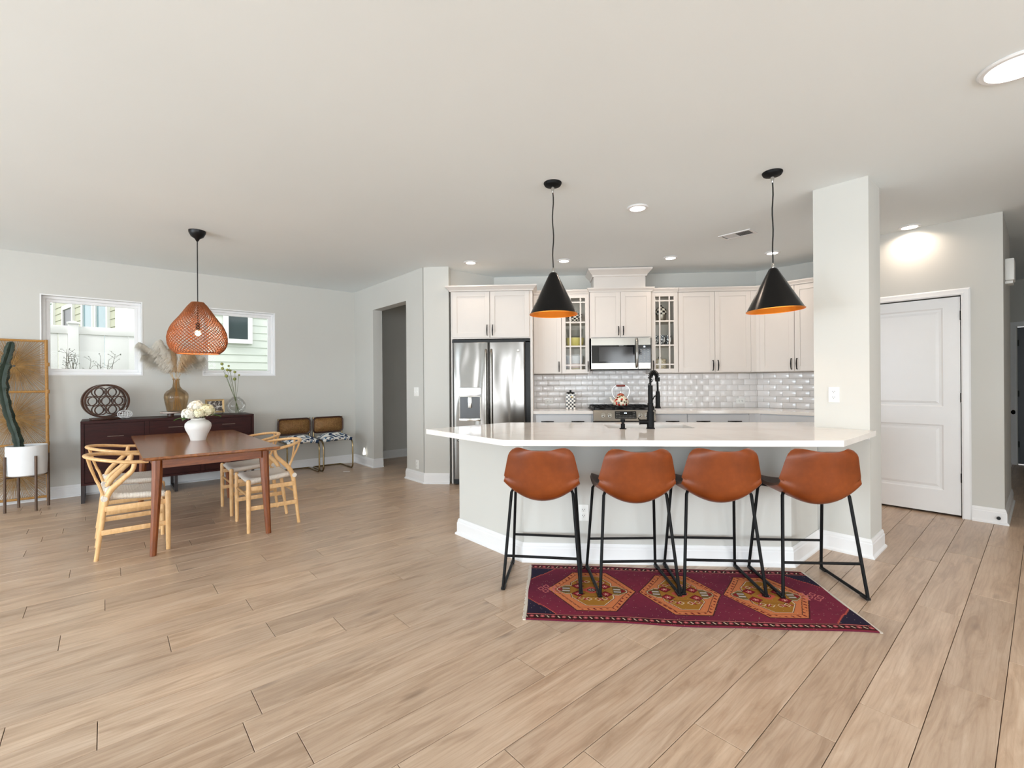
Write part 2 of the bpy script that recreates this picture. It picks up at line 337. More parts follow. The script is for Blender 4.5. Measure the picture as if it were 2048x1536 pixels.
tag(obj('ceiling', mb, ceilm, rz=R45, smooth=False), 'smooth pale ceiling over the whole open room', 'ceiling', kind='structure')
# column
mb = MB(); mb.box(4.1217, 4.465, .829, 1.176, 0, H)
tag(obj('wall_column', mb, wallm, rz=R45, smooth=False), 'square white column standing at the right end of the island', 'column', kind='structure')

# floor planks
floor = tag(obj('floor', MB().box(-5.75, 10.3, -5.15, WU+.15, -.08, -.0075), groove, rz=R45, smooth=False), 'light oak plank floor running towards the hallway', 'floor', kind='structure')
PW = .1885; PL_ = 1.22; gap = .0012
ends = {16: -.18, 15: .62, 14: .23, 13: .64, 12: -.29, 11: -.03, 10: .45, 18: -.01, 17: .51, 19: -.35, 20: .37, 21: .07, 22: -.19, 24: .23, 25: -.11, 26: -.47, 7: 1.43, 6: 1.95, 5: 1.04, 4: 1.24, 3: 1.65, 2: 3.15, 1: 2.24, 0: 2.66, -1: 3.07}
mb = MB(); c_ = .0012
b0 = [(gap, gap), (PL_-gap, gap), (PL_-gap, PW-gap), (gap, PW-gap)]; b1 = [(gap+c_, gap+c_), (PL_-gap-c_, gap+c_), (PL_-gap-c_, PW-gap-c_), (gap+c_, PW-gap-c_)]
mb.add([(x, y, -.0075) for x, y in b0]+[(x, y, -c_) for x, y in b0]+[(x, y, 0) for x, y in b1],
       [(0, 1, 5, 4), (1, 2, 6, 5), (2, 3, 7, 6), (3, 0, 4, 7), (4, 5, 9, 8), (5, 6, 10, 9), (6, 7, 11, 10), (7, 4, 8, 11), (8, 9, 10, 11)])
plank_me = me_from(mb, 'plank', plankm, smooth=False)
rest = MB(); rr = []
def inview(u, v):
    x, y = uv(u, v); d = F_.x*x+F_.y*y; sx = R_.x*x+R_.y*y
    return d > .3 and abs(sx/d) < 1.15 and 1.278/d*FPX < 860
def hidden(u, v): return (v > WU and u > 0) or (u > 6.1 and v > .5) or (u > 3.3 and v > 2.6 and u+v > 9.3) or (u > 3.3 and v > 5.2 and u+v > 10.6)
cand = []
for k in range(-29, 40):
    e0 = ends.get(k, rnd(0, PL_)); v0 = .115+PW*k
    if v0 > WU: continue
    n0 = math.floor((-5.7-e0)/PL_)
    for i in range(n0, n0+15):
        uu = e0+i*PL_
        if uu > 10.2 or uu < -6.9: continue
        vis = any(inview(uu+du, v0+.09) for du in (0, .3, .6, .9, 1.2)) and not hidden(uu+.6, v0+.09)
        cand.append((math.hypot(uu+.6, v0), vis, uu, v0))
nv = sorted([c for c in cand if c[1]])[:298]
for d, vis, uu, v0 in nv: obj('plank', plank_me, None, floor, (uu, v0, 0))
nvs = set(nv)
for c in cand:
    if c not in nvs:
        uu, v0 = max(c[2], -5.74), c[3]; L = min(c[2]+PL_, 10.28)-uu
        if v0 < -5.13 or L < .02: continue
        rest.box(uu+gap, uu+L-gap, v0+gap, min(v0+PW, WU+.14)-gap, -.0075, 0); rr += [random.random()]*6
pm = me_from(rest, 'plank_field', plankm, smooth=False)
at = pm.attributes.new('pr', 'FLOAT', 'FACE'); at.data.foreach_set('value', rr)
tag(obj('plank_field', pm, None, floor), None, kind='stuff')

# baseboards
BB = [(0, 0), (.028, 0), (.028, .012), (.016, .024), (.016, .098), (.012, .106), (.012, .116), (.005, .134), (0, .134)]
def base(name, path, label, world=False, flip=False):
    P = [(p[0], p[1], 0) for p in path]; prof = [(-a if flip else a, b) for a, b in BB]
    mb = MB().sweep(P, prof); return tag(obj(name, mb, trimm, rz=0 if world else R45, ang=.3), label, 'baseboard', kind='structure')
base('baseboard_left', [(-5.6, WU), (3.039, WU), (3.039, OPN[1]), (3.185, OPN[1])], 'white baseboard under the window wall and round the doorway corner', flip=True)
nk = ((x0+y0)*S, (y0-x0)*S); n2 = ((-1.19+y0)*S, (y0+1.19)*S)
base('baseboard_hall', [(3.185, OPN[0]), (3.039, OPN[0]), nk, n2], 'white baseboard around the wall end left of the refrigerator', flip=True)
base('baseboard_sidehall', [(3.185, WU), (5, WU)], 'white baseboard inside the dim side hallway', flip=True)
base('baseboard_column', [(4.1217, 1.15), (4.1217, .829), (4.465, .829), (4.465, 1.1)], 'white baseboard wrapped around the column foot', flip=True)
base('baseboard_pantry', [(5.915, DV[0]-.071), (5.915, .24), (7.1, .24)], 'white baseboard right of the pantry door', flip=True)
base('baseboard_hallway', [(7.1, .36), (10.18, .36)], 'white baseboard along the far hallway wall', flip=True)
# door stop on baseboard
ds = empty('door_stop', uv(5.895, .275)+(.06,), R45, label='small black round door stop on the baseboard right of the pantry door', category='door stop')
obj('stopper', MB().cyl((0, 0, 0), (-.03, 0, 0), .011), blackp, ds); obj('rubber_tip', MB().cyl((-.03, 0, 0), (-.036, 0, 0), .014), blackp, ds)

# windows in the left wall
def window(n, u0, u1, z0, z1, lab):
    W = empty('window_%d' % n, uv(u0, WU)+(z0,), R45, kind='structure', label=lab, category='window')
    w_, h_ = u1-u0, z1-z0
    fr = MB(); e = .012
    P = [(0, 0, 0), (w_, 0, 0), (w_, 0, h_), (0, 0, h_)]
    mb = MB().box(0, w_, -.003, .15, 0, e).box(0, w_, -.003, .15, h_-e, h_).box(0, e, -.003, .15, e, h_-e).box(w_-e, w_, -.003, .15, e, h_-e)
    obj('window_jamb', mb, trimm, W, smooth=False)
    def ring(a, b, y0, y1):
        m_ = MB(); m_.box(a, w_-a, y0, y1, a, a+b); m_.box(a, w_-a, y0, y1, h_-a-b, h_-a); m_.box(a, a+b, y0, y1, a+b, h_-a-b); m_.box(w_-a-b, w_-a, y0, y1, a+b, h_-a-b); return m_
    obj('window_frame', ring(.012, .03, .07, .13), trimm, W, smooth=False, bev=.003)
    obj('window_sash', ring(.042, .035, .09, .12), trimm, W, smooth=False, bev=.003)
    obj('window_pane', MB().box(.075, w_-.075, .103, .107, .075, h_-.075), pane, W, smooth=False)
window(1, *WIN[0][:2], *WIN[0][2:], 'white framed square window over the left half of the sideboard, white fence outside')
window(2, *WIN[1][:2], *WIN[1][2:], 'white framed square window right of the woven lamp, pale siding outside')
# rear window frames (behind the camera)
n = 3
for (a, b) in RW:
    W = empty('window_%d' % n, uv(-5.6, b)+(.28,), R45, kind='structure', label='tall window in the rear wall', category='window'); n += 1
    m_ = MB(); L = a-b
    for y in (0, L/2-.03, L-.06): m_.box(-.1, -.04, y, y+.06, 0, 2.12)
    m_.box(-.1, -.04, 0, L, 0, .06); m_.box(-.1, -.04, 0, L, 2.06, 2.12); obj('window_frame', m_, trimm, W, smooth=False)
for (a, b) in SW:
    W = empty('window_%d' % n, uv(a, -5.0)+(.28,), R45, kind='structure', label='added tall window in the right wall', category='window'); n += 1
    m_ = MB(); L = b-a
    for x in (0, L/2-.03, L-.06): m_.box(x, x+.06, -.1, -.04, 0, 2.12)
    m_.box(0, L, -.1, -.04, 0, .06); m_.box(0, L, -.1, -.04, 2.06, 2.12); obj('window_frame', m_, trimm, W, smooth=False)

# pantry door (panels on the -u face)
def panel_door(D, wv, hz, mat, panels, th=.035, hinge=True, yflip=1):
    """door leaf in local x (depth, face at x=0), y 0..wv, z"""
    m_ = MB(); ys = [0, .118, wv-.118, wv]
    zs = sorted({0, hz}|{p for q in panels for p in q})
    for i in range(3):
        for j in range(len(zs)-1):
            if i == 1 and any(abs(zs[j]-q[0]) < 1e-6 for q in panels): continue
            m_.box(0, th, ys[i], ys[i+1], zs[j], zs[j+1])
    obj('door_leaf', m_, mat, D, smooth=False)
    for q in panels:
        p = MB(); y0_, y1_, z0_, z1_ = ys[1], ys[2], q[0], q[1]
        A = [(y0_, z0_), (y1_, z0_), (y1_, z1_), (y0_, z1_)]
        def rg(d, x): return [(x, a+(d if a == y0_ else -d), b+(d if b == z0_ else -d)) for a, b in A]
        V = rg(0, 0)+rg(.012, .009)+rg(.030, .011)+rg(.052, .003); F = []
        for k in range(3):
            for i in range(4): F.append((k*4+i, k*4+(i+1) % 4, k*4+4+(i+1) % 4, k*4+4+i))
        F.append((12, 13, 14, 15)); p.add(V, F); obj('door_panel', p, mat, D, smooth=False)
CAS = [(0, 0), (.0, .016), (.012, .020), (.03, .014), (.05, .012), (.062, .006), (.062, 0)]
D1 = empty('door_1', uv(5.925, DV[0])+(.02,), R45, kind='structure', label='white two panel door with black hinges at the right', category='door')
panel_door(D1, DV[1]-DV[0]-.004, 2.018, trimm, [(.212, .828), (.998, 1.925)])
for z in (.305, 1.045, 1.80):
    obj('hinge', MB().cyl((-.012, -.006, z), (-.012, -.006, z+.085), .0075).box(-.006, .0, -.016, .0, z, z+.085), blackm, D1)
obj('door_knob', MB().lathe([(.001, 0), (.026, .0), (.026, .006), (.012, .01), (.012, .03), (.027, .04), (.029, .052), (.02, .064), (.001, .067)], T=Matrix.Translation((0, .70, .95)) @ Matrix.Rotation(-PI/2, 4, 'Y')), blackm, D1)
m_ = MB().sweep([(5.915, DV[1]+.008, 0), (5.915, DV[1]+.008, 2.048), (5.915, DV[0]-.008, 2.048), (5.915, DV[0]-.008, 0)], [(a, b) for a, b in CAS], N=(-1, 0, 0))
tag(obj('trim_1', m_, trimm, rz=R45, ang=.3), 'white moulded casing around the two panel door', 'trim', kind='structure')
# far hallway door
D2 = empty('door_2', uv(10.22, -.56)+(.01,), R45, kind='structure', label='black door at the far end of the hallway', category='door')
darkdoor = M('black_door_paint', (26, 26, 32), .4)
panel_door(D2, .834, 2.03, darkdoor, [(.2, .9), (1.05, 1.9)])
for z in (.25, 1.0, 1.75): obj('hinge', MB().box(-.03, 0, .815, .85, z, z+.09), blackm, D2)
m_ = MB().sweep([(10.18, .284, 0), (10.18, .284, 2.05), (10.18, -.57, 2.05), (10.18, -.57, 0)], [(a*1.1, b) for a, b in CAS], N=(-1, 0, 0))
tag(obj('trim_2', m_, trimm, rz=R45, ang=.3), 'white casing around the black door at the end of the hallway', 'trim', kind='structure')
# side door in the hallway wall (seen edge on) with black knob
D3 = empty('door_3', uv(8.2, .345)+(.01,), R45, kind='structure', label='white hallway door seen edge on, only its black knob standing out', category='door')
obj('door_leaf', MB().box(0, .8, -.01, .012, 0, 2.03), trimm, D3, smooth=False)
obj('door_knob', MB().lathe([(.001, 0), (.03, .0), (.03, .008), (.012, .012), (.012, .035), (.028, .045), (.03, .06), (.02, .072), (.001, .075)], T=Matrix.Translation((.74, -.01, .83)) @ Matrix.Rotation(PI/2, 4, 'X')), blackm, D3)
m_ = MB().sweep([(8.19, .36, 0), (8.19, .36, 2.05), (9.01, .36, 2.05), (9.01, .36, 0)], [(a, b) for a, b in CAS], N=(0, -1, 0))
tag(obj('trim_3', m_, trimm, rz=R45, ang=.3), 'white casing of the hallway side door', 'trim', kind='structure')
ch = empty('door_chime', uv(6.28, .24)+(2.27,), R45, label='white plastic door chime box high on the hallway corner', category='chime')
obj('chime_body', MB().box(-.11, .11, -.06, 0, -.10, .10, ch=.012), socket, ch)
obj('chime_foot', MB().box(-.08, .08, -.05, 0, -.125, -.10, ch=.004), socket, ch)

# outlets and switches
def outlet(loc, rz, label, kind='outlet', horiz=False, w_=.07, h_=.115):
    o = empty('wall_'+kind if kind == 'switch' else 'power_outlet', loc, rz, label=label, category=kind)
    T = Matrix.Rotation(PI/2, 4, 'Y') if horiz else Matrix.Identity(4)
    obj('cover_plate', MB().box(-w_/2, w_/2, -.006, 0, -h_/2, h_/2, T=T, ch=.002), socket, o)
    if kind == 'switch':
        for sx_ in (-.023, .023): obj('toggle', MB().box(sx_-.005, sx_+.005, -.016, -.005, -.012, .012, T=T, ch=.002), socket, o)
    else:
        for dz in (-.021, .021):
            obj('receptacle', MB().box(-.016, .016, -.009, -.004, dz-.014, dz+.014, T=T, ch=.003), socket, o)
            s_ = MB().box(-.0075, -.0045, -.0098, -.008, dz-.001, dz+.007, T=T).box(.0045, .0075, -.0098, -.008, dz-.001, dz+.007, T=T).cyl(T @ Vector((0, -.0098, dz-.007)), T @ Vector((0, -.008, dz-.007)), .0025)
            obj('slots', s_, blackp, o)
    return o
UM = R45-PI/2   # faces -u
outlet(uv(4.1217, 1.045)+(1.167,), UM, 'white power outlet on the column above the counter')
outlet((.274, 3.32, .352), 0, 'white power outlet on the island front between the two left stools')
outlet(uv(3.039, 5.37)+(1.162,), UM, 'white double light switch left of the refrigerator', 'switch', w_=.115)
outlet(uv(3.039, 5.358)+(.22,), UM, 'white power outlet low on the wall end left of the refrigerator')
outlet(uv(3.039, 7.0)+(.22,), UM, 'white power outlet low in the corner beside the cane chairs')
nl = tag(obj('night_light', MB().lathe([(.001, 0), (.02, .0), (.024, .02), (.014, .08), (.006, .11), (.001, .112)], n=14), emis('night_glow', (255, 252, 244), 1.2), loc=uv(3.005, 6.93)+(.17,)), 'small white cone shaped plug in light low beside the doorway', 'night light')

# ---------------------------------------------------------------- outside
def extm(name, rgb, r=.6): return M(name, rgb, r, var=.02)
vinyl = extm('white_vinyl', (232, 231, 230)); sage = extm('sage_siding', (168, 168, 148)); wsid = extm('pale_siding', (216, 221, 213)); gext = M('dark_window_glass', (64, 84, 92), .1); roofm = M('shingles', (120, 122, 118), .9, var=.3, vs=40)
tag(obj('ground', MB().box(-8, 12, WU+.15, 24, -.6, -.3), M('lawn', (110, 122, 80), .95, var=.2), rz=R45), 'grass ground outside the windows', 'ground', kind='structure')
FN = empty('vinyl_fence', uv(-.335, 8.9)+(-.3,), R45, label='white vinyl privacy fence with capped post outside the left window', category='fence')
def fpost(x):
    p = obj('fence_post', MB().box(x-.055, x+.055, -.055, .055, 0, 2.43, ch=.004), vinyl, FN)
    obj('post_cap', MB().prism([(x-.068, -.068), (x+.068, -.068), (x+.068, .068), (x-.068, .068)], 2.43, 2.45).add([(x-.062, -.062, 2.45), (x+.062, -.062, 2.45), (x+.062, .062, 2.45), (x-.062, .062, 2.45), (x, 0, 2.475)], [(0, 1, 4), (1, 2, 4), (2, 3, 4), (3, 0, 4)]), vinyl, p)
for x in (0, -1.83, 1.20): fpost(x)
for a, b in ((-1.775, -.055), (.055, 1.145)):
    obj('fence_rail', MB().box(a, b, -.025, .025, 2.29, 2.40, ch=.004), vinyl, FN); obj('fence_rail', MB().box(a, b, -.025, .025, .15, .30, ch=.004), vinyl, FN)
    k = 0; x = a
    while x < b-.01:
        e = min(x+.27, b); obj('fence_board', MB().box(x+.003, e-.003, -.012, .012, .3, 2.29, ch=.003), vinyl, FN); x += .27
# house next door: corner at u=.335, v=10.4
HN = empty('neighbour_house', uv(.335, 10.4)+(-.3,), R45, label='pale sided house standing beyond the white fence', category='house')
obj('wall_core', MB().prism([(0, .03), (6, .03), (6, 7.6), (-1.75, 7.6), (.05, .2)], 0, 5.6), wsid, HN, smooth=False)
for i in range(36):
    z = .1+i*.147
    if z > 5.4: break
    obj('siding_board', MB().add([(.10, .03, z), (6, .03, z), (.10, .008, z), (6, .008, z), (.10, .022, z+.150), (6, .022, z+.150)], [(0, 1, 3, 2), (2, 3, 5, 4), (0, 2, 4), (1, 5, 3)]), wsid, HN, smooth=False)
dx, dy = -.23, .973; nx, ny = -.973, -.23
def LF(s_, o_, z): return (dx*s_+nx*o_, dy*s_+ny*o_, z)
for i in range(36):
    z = .1+i*.15
    if z > 5.4: break
    obj('siding_board', MB().add([LF(.10, 0, z), LF(7.8, 0, z), LF(.10, .020, z), LF(7.8, .020, z), LF(.10, .006, z+.153), LF(7.8, .006, z+.153)], [(0, 1, 3, 2), (2, 3, 5, 4), (0, 2, 4), (1, 5, 3)]), sage, HN, smooth=False)
def lbox(s0, s1, o0, o1, z0, z1):
    V = [LF(s_, o_, z) for s_ in (s0, s1) for o_ in (o0, o1) for z in (z0, z1)]
    return MB().add(V, [(0, 1, 3, 2), (4, 6, 7, 5), (0, 4, 5, 1), (2, 3, 7, 6), (0, 2, 6, 4), (1, 5, 7, 3)])
obj('corner_board', MB().box(-.035, .10, -.03, .05, 0, 5.4), vinyl, HN, smooth=False); obj('corner_board', lbox(0, .72, .0, .035, 0, 5.4), vinyl, HN, smooth=False)
def hwin(s0, s1, z0, z1, gm=gext):
    f = MB()
    for q in ((s0-.09, s0, z0-.09, z1+.09), (s1, s1+.09, z0-.09, z1+.09), (s0, s1, z0-.09, z0), (s0, s1, z1, z1+.09)): f.add(*[(b.v, b.f) for b in [lbox(q[0], q[1], 0, .06, q[2], q[3])]][0])
    w_ = obj('window_frame', f, vinyl, HN, smooth=False); obj('window_pane', lbox(s0, s1, .0, .035, z0, z1), gm, w_, smooth=False)
hwin(1.19, 1.85, 1.9, 4.3, M('blue_grey_glass', (92, 124, 132), .1)); hwin(2.12, 2.79, 1.9, 4.3, M('blue_grey_glass_2', (92, 124, 132), .1)); hwin(3.65, 4.4, 2.2, 3.28, M('curtained_glass', (48, 44, 46), .3, var=.4, vs=9)); hwin(5.4, 6.3, 2.2, 3.55, M('green_glass', (112, 142, 132), .1))
# window on the face seen through window 2
f = MB()
for q in ((1.37, 1.455, 2.37, 4.2), (1.788, 1.865, 2.37, 4.2), (1.455, 1.788, 2.37, 2.455), (1.455, 1.788, 4.1, 4.2)): f.box(q[0], q[1], -.06, 0, q[2], q[3])
w_ = obj('window_frame', f, vinyl, HN, smooth=False); obj('window_pane', MB().box(1.455, 1.788, -.03, 0, 2.455, 4.1), M('slate_glass', (60, 72, 74), .08), w_, smooth=False)
obj('roof', MB().add([(-.6, -.6, 5.5), (6.6, -.6, 5.5), (6.6, 8.2, 5.5), (-2.6, 8.2, 5.5), (2.5, 3.5, 7.6)], [(0, 1, 4), (1, 2, 4), (2, 3, 4), (3, 0, 4), (0, 3, 2, 1)]), roofm, HN, smooth=False)
# shrubs below window 1
twig = M('twig', (92, 88, 72), .9); leafd = M('shrub_leaf', (70, 80, 66), .7)
for j, (uu, hh, lab) in enumerate([(-.40, 1.80, 'leafy dark twig shrub rising highest at the left of the left window'), (-.22, 1.70, 'thin budding shrub in the middle of the left window bottom'), (-.05, 1.68, 'small dense topped shrub at the right of the left window bottom')]):
    B = empty('garden_shrub', uv(uu, 8.25)+(-.3,), R45, label=lab, category='shrub')
    st_ = MB(); lf = MB(); random.seed(20+j)
    for k in range(4):
        top = Vector((rnd(-.16, .16), rnd(-.1, .1), hh+.3-rnd(0, .22))); mid = Vector((top.x*.4, top.y*.4, top.z*.7))
        st_.tube(smooth_path([(0, 0, 0), mid, top], 3), [.0035]*6+[.0015], 5)
        for q in range(7):
            a = mid.lerp(top, rnd(.55, 1.0)); b = a+Vector((rnd(-.07, .07), rnd(-.05, .05), rnd(0, .07))); st_.tube([a, b], .0018, 4)
            for w2 in range(2):
                n1_ = Vector((rnd(-1, 1), rnd(-1, 1), rnd(-1, 1))).normalized()*.008; n2_ = Vector((rnd(-1, 1), rnd(-1, 1), rnd(-1, 1))).normalized()*.006; c3 = b+Vector((rnd(-.01, .01), 0, rnd(-.01, .01)))
                lf.add([c3-n1_, c3-n2_, c3+n1_, c3+n2_], [(0, 1, 2, 3)])
    obj('stem', st_, twig, B); obj('foliage', lf, leafd, B, kind='stuff')

# ---------------------------------------------------------------- ceiling fixtures
def downlight(x, y, label, R=.085, power=3.1):
    o = empty('recessed_light', (x, y, H), 0, label=label, category='ceiling light', group='recessed ceiling lights')
    obj('trim_ring', MB().lathe([(R, 0), (R+.004, -.004), (R-.004, -.011), (R-.022, -.012), (R-.024, -.004), (R-.022, 0)], n=32, closed=True), trimm, o)
    obj('diffuser', MB().lathe([(.001, -.005), (R-.023, -.005), (R-.023, -.001), (.001, -.001)], n=32), lampglow, o)
    l = bpy.data.lights.new('lamp', 'AREA'); l.shape = 'DISK'; l.size = .11; l.energy = power; l.color = (1, .81, .65); l.spread = math.radians(150)
    lo = bpy.data.objects.new('lamp', l); COL.objects.link(lo); lo.parent = o; lo.location = (0, 0, -.014)
downlight(-.877, 5.62, 'round recessed light in front of the refrigerator', .08, 1.6)
downlight(.254, 5.645, 'round recessed light behind the left black pendant cord', .08)
downlight(1.508, 5.627, 'round recessed light over the range, right of the hood crown', .08, 2.8)
downlight(2.621, 5.517, 'round recessed light behind the right black pendant cord', .08)
downlight(.798, 3.982, 'large round recessed light between the two black pendants', .085)
downlight(3.501, 4.702, 'round recessed light above the white panel door', .085)
downlight(2.22, 2.33, 'large round recessed light cut by the right picture edge', .135, 6)
VE = empty('air_vent', uv(4.77, 2.02)+(H,), R45, label='white slotted air vent in the kitchen ceiling', category='air vent')
f = MB(); f.box(-.09, .09, -.15, .15, -.006, 0)
obj('vent_frame', MB().sweep([(-.09, -.155, 0), (.09, -.155, 0), (.09, .155, 0), (-.09, .155, 0)], [(0, 0), (0, -.007), (.022, -.007), (.022, 0)], closed=True), trimm, VE, smooth=False)
obj('vent_back', MB().box(-.07, .07, -.135, .135, -.002, 0), blackp, VE, smooth=False)
for i in range(2):
    for k in range(9):
        y = -.128+i*.134+k*.0135; T = Matrix.Translation((0, y, -.004)) @ Matrix.Rotation((-.7 if i else .7), 4, 'X'); obj('louver', MB().box(-.066, .066, -.0045, .0045, -.0006, .0006, T=T), trimm, VE, smooth=False)

def pendant(x, y, zb, zt, label, R=.175, tilt=0):
    o = empty('cone_pendant_lamp', (x, y, 0), 0, label=label, category='pendant lamp', group='black cone pendants over the island')
    obj('ceiling_canopy', MB().lathe([(.066, H), (.066, H-.006), (.058, H-.020), (.02, H-.03), (.001, H-.031)], n=28), blackm, o)
    obj('cord_grip', MB().lathe([(.012, H-.03), (.012, H-.045), (.006, H-.072), (.001, H-.073)], n=12), chrome, o)
    P = [(0.004*math.sin(i*1.1), .003*math.cos(i*.9), H-.06-(H-.06-zt-.03)*i/12) for i in range(13)]; P[0] = (0, 0, P[0][2]); P[-1] = (0, 0, P[-1][2])
    obj('cord', MB().tube(P, .0045, 8), blackp, o)
    obj('cord_grip', MB().lathe([(.009, zt-.004), (.011, zt+.012), (.006, zt+.032), (.001, zt+.033)], n=12), chrome, o)
    T = Matrix.Translation((0, 0, zt)) @ Matrix.Rotation(tilt, 4, 'Y') @ Matrix.Translation((0, 0, -zt))
    h_ = zt-zb
    pr = [(.004, zt), (.020, zt-.004), (.030, zt-.014), (.037, zt-.028), (R, zb)]
    obj('shade', MB().lathe(pr, n=64, T=T, closed=False), M('black_enamel', (9, 8, 8), .24, 0, var=.05, spec=.28), o, ang=1.0).data.polygons
    sh = o.children[-1]; sh.data = sh.data.copy(); bm = bmesh.new(); bm.from_mesh(sh.data)
    bmesh.ops.delete(bm, geom=[f for f in bm.faces if len(f.verts) > 4 and f.calc_center_median().z < zb+.05], context='FACES'); bm.to_mesh(sh.data); bm.free()
    inn = MB().lathe([(R-.001, zb+.0005), (.036, zt-.030), (.004, zt-.032)], n=64, T=T); inn.f = [f for f in inn.f if len(f) <= 4]
    obj('shade_lining', inn, goldm, sh)
    obj('shade_rim', MB().lathe([(R-.002, zb-.001), (R+.0015, zb-.001), (R+.0015, zb+.004), (R-.002, zb+.004)], n=64, T=T, closed=True), goldm, sh)
    obj('bulb', MB().sphere((0, 0, zt-.10), .022, 14), bulbglow, o)
    l = bpy.data.lights.new('bulb_light', 'POINT'); l.energy = 3.5; l.color = (1, .72, .42); l.shadow_soft_size = .03
    lo = bpy.data.objects.new('bulb_light', l); COL.objects.link(lo); lo.parent = o; lo.location = (0, 0, zt-.14)
goldm = M('gold_lining', (214, 132, 44), .35, .7, var=.05)
pendant(.076, 3.437, 1.772, 2.085, 'black cone pendant lamp with gold lining hanging at the left over the island')
pendant(1.615, 3.393, 1.768, 2.07, 'black cone pendant lamp with gold lining hanging at the right, nearer the column', .184, tilt=-.04)

# woven lamp
WL = empty('woven_pendant_lamp', (-3.288, 4.228, 0), 0, label='brown woven rope pendant lamp above the dining table', category='pendant lamp')
obj('ceiling_canopy', MB().lathe([(.072, H), (.070, H-.02), (.052, H-.055), (.022, H-.075), (.008, H-.1), (.001, H-.101)], n=28), blackp, WL)
obj('cord', MB().tube([(0, 0, H-.1), (0, 0, 1.86)], .0045, 8), blackp, WL)
obj('socket', MB().cyl((0, 0, 1.86), (0, 0, 1.80), .018), blackp, WL)
obj('bulb', MB().sphere((0, 0, 1.765), .026, 16), bulbglow, WL)
prof = [(.060, 2.054), (.09, 2.025), (.135, 1.970), (.178, 1.915), (.220, 1.868), (.252, 1.828), (.276, 1.782), (.289, 1.735), (.291, 1.70), (.284, 1.655), (.260, 1.61), (.213, 1.573)]
prof = [(r*.825, z) for r, z in prof]; pp = smooth_path([(r, 0, z) for r, z in prof], 4); nA, nR = 42, 36
cum = [0]
for i in range(1, len(pp)): cum.append(cum[-1]+math.dist(pp[i], pp[i-1]))
V = []; random.seed(5)
for j in range(nR+1):
    t = cum[-1]*j/nR; i = max(k for k in range(len(cum)) if cum[k] <= t+1e-9); i = min(i, len(pp)-2); f_ = (t-cum[i])/(cum[i+1]-cum[i]); r = pp[i][0]+(pp[i+1][0]-pp[i][0])*f_; z = pp[i][2]+(pp[i+1][2]-pp[i][2])*f_
    for k in range(nA): a = 2*PI*(k+.5*(j % 2))/nA; q = rnd(-.0015, .0015); V.append(((r+q)*math.cos(a), (r+q)*math.sin(a), z))
Fc = []
for j in range(0, nR-1):
    for k in range(nA):
        o_ = j % 2
        Fc.append((j*nA+k, (j+1)*nA+(k+o_) % nA, (j+2)*nA+k, (j+1)*nA+(k-1+o_) % nA))
me = bpy.data.meshes.new('shade'); me.from_pydata(V, [], Fc); me.materials.append(woodm('woven_rope', (112, 62, 32), (164, 98, 56), 40, (4, 4, 4), .75))
sh = obj('shade', me, None, WL); md = sh.modifiers.new('weave', 'WIREFRAME'); md.thickness = .0086; md.use_even_offset = False; md.use_boundary = True
for r, z in (prof[0], prof[-1]): obj('shade_rim', MB().tube([(r*math.cos(2*PI*i/40), r*math.sin(2*PI*i/40), z) for i in range(40)], .006, 8, closed=True), sh.data.materials[0], sh)
l = bpy.data.lights.new('bulb_light', 'POINT'); l.energy = 9; l.color = (1, .68, .4); l.shadow_soft_size = .04
lo = bpy.data.objects.new('bulb_light', l); COL.objects.link(lo); lo.parent = WL; lo.location = (0, 0, 1.70)

# ---------------------------------------------------------------- kitchen cabinets
def pull(parent, x, z, y, vert=True, L=.128, mat=blackm):
    """arched bar pull on a face at local y, projecting to -y"""
    m_ = MB(); h = L/2
    pts = [(-h, 0), (-h, -.022), (-h*.55, -.031), (0, -.034), (h*.55, -.031), (h, -.022), (h, 0)]
    P = [((x, y+d, z+t) if vert else (x+t, y+d, z)) for t, d in pts]
    m_.tube(P, [.005, .0052, .0062, .0075, .0062, .0052, .005], 8)
    return obj('handle', m_, mat, parent)
def shaker(parent, x0, x1, z0, z1, y, mat=cabm, name='door', fr=.058, th=.02, rec=.010, hx=None, hz=None, vert=True, hL=.128):
    """front face at local y (facing -y)"""
    m_ = MB(); g = .0022; x0 += g; x1 -= g; z0 += g; z1 -= g
    m_.box(x0, x0+fr, y, y+th, z0, z1).box(x1-fr, x1, y, y+th, z0, z1).box(x0+fr, x1-fr, y, y+th, z0, z0+fr).box(x0+fr, x1-fr, y, y+th, z1-fr, z1)
    d = obj(name, m_, mat, parent, smooth=False, bev=.0012)
    obj('door_panel', MB().box(x0+fr-.001, x1-fr+.001, y+rec, y+th-.001, z0+fr-.001, z1-fr+.001), mat, d, smooth=False)
    if hx is not None:
        for h in (hx if isinstance(hx, (list, tuple)) else [hx]): pull(d, h, hz, y, vert, hL)
    return d
CRN = [(0, 0), (-.012, .0), (-.016, .014), (-.05, .048), (-.056, .052), (-.056, .066), (0, .066)]
CRS = [(0, 0), (-.012, .0), (-.014, .010), (-.028, .030), (-.034, .036), (-.034, .050), (0, .050)]
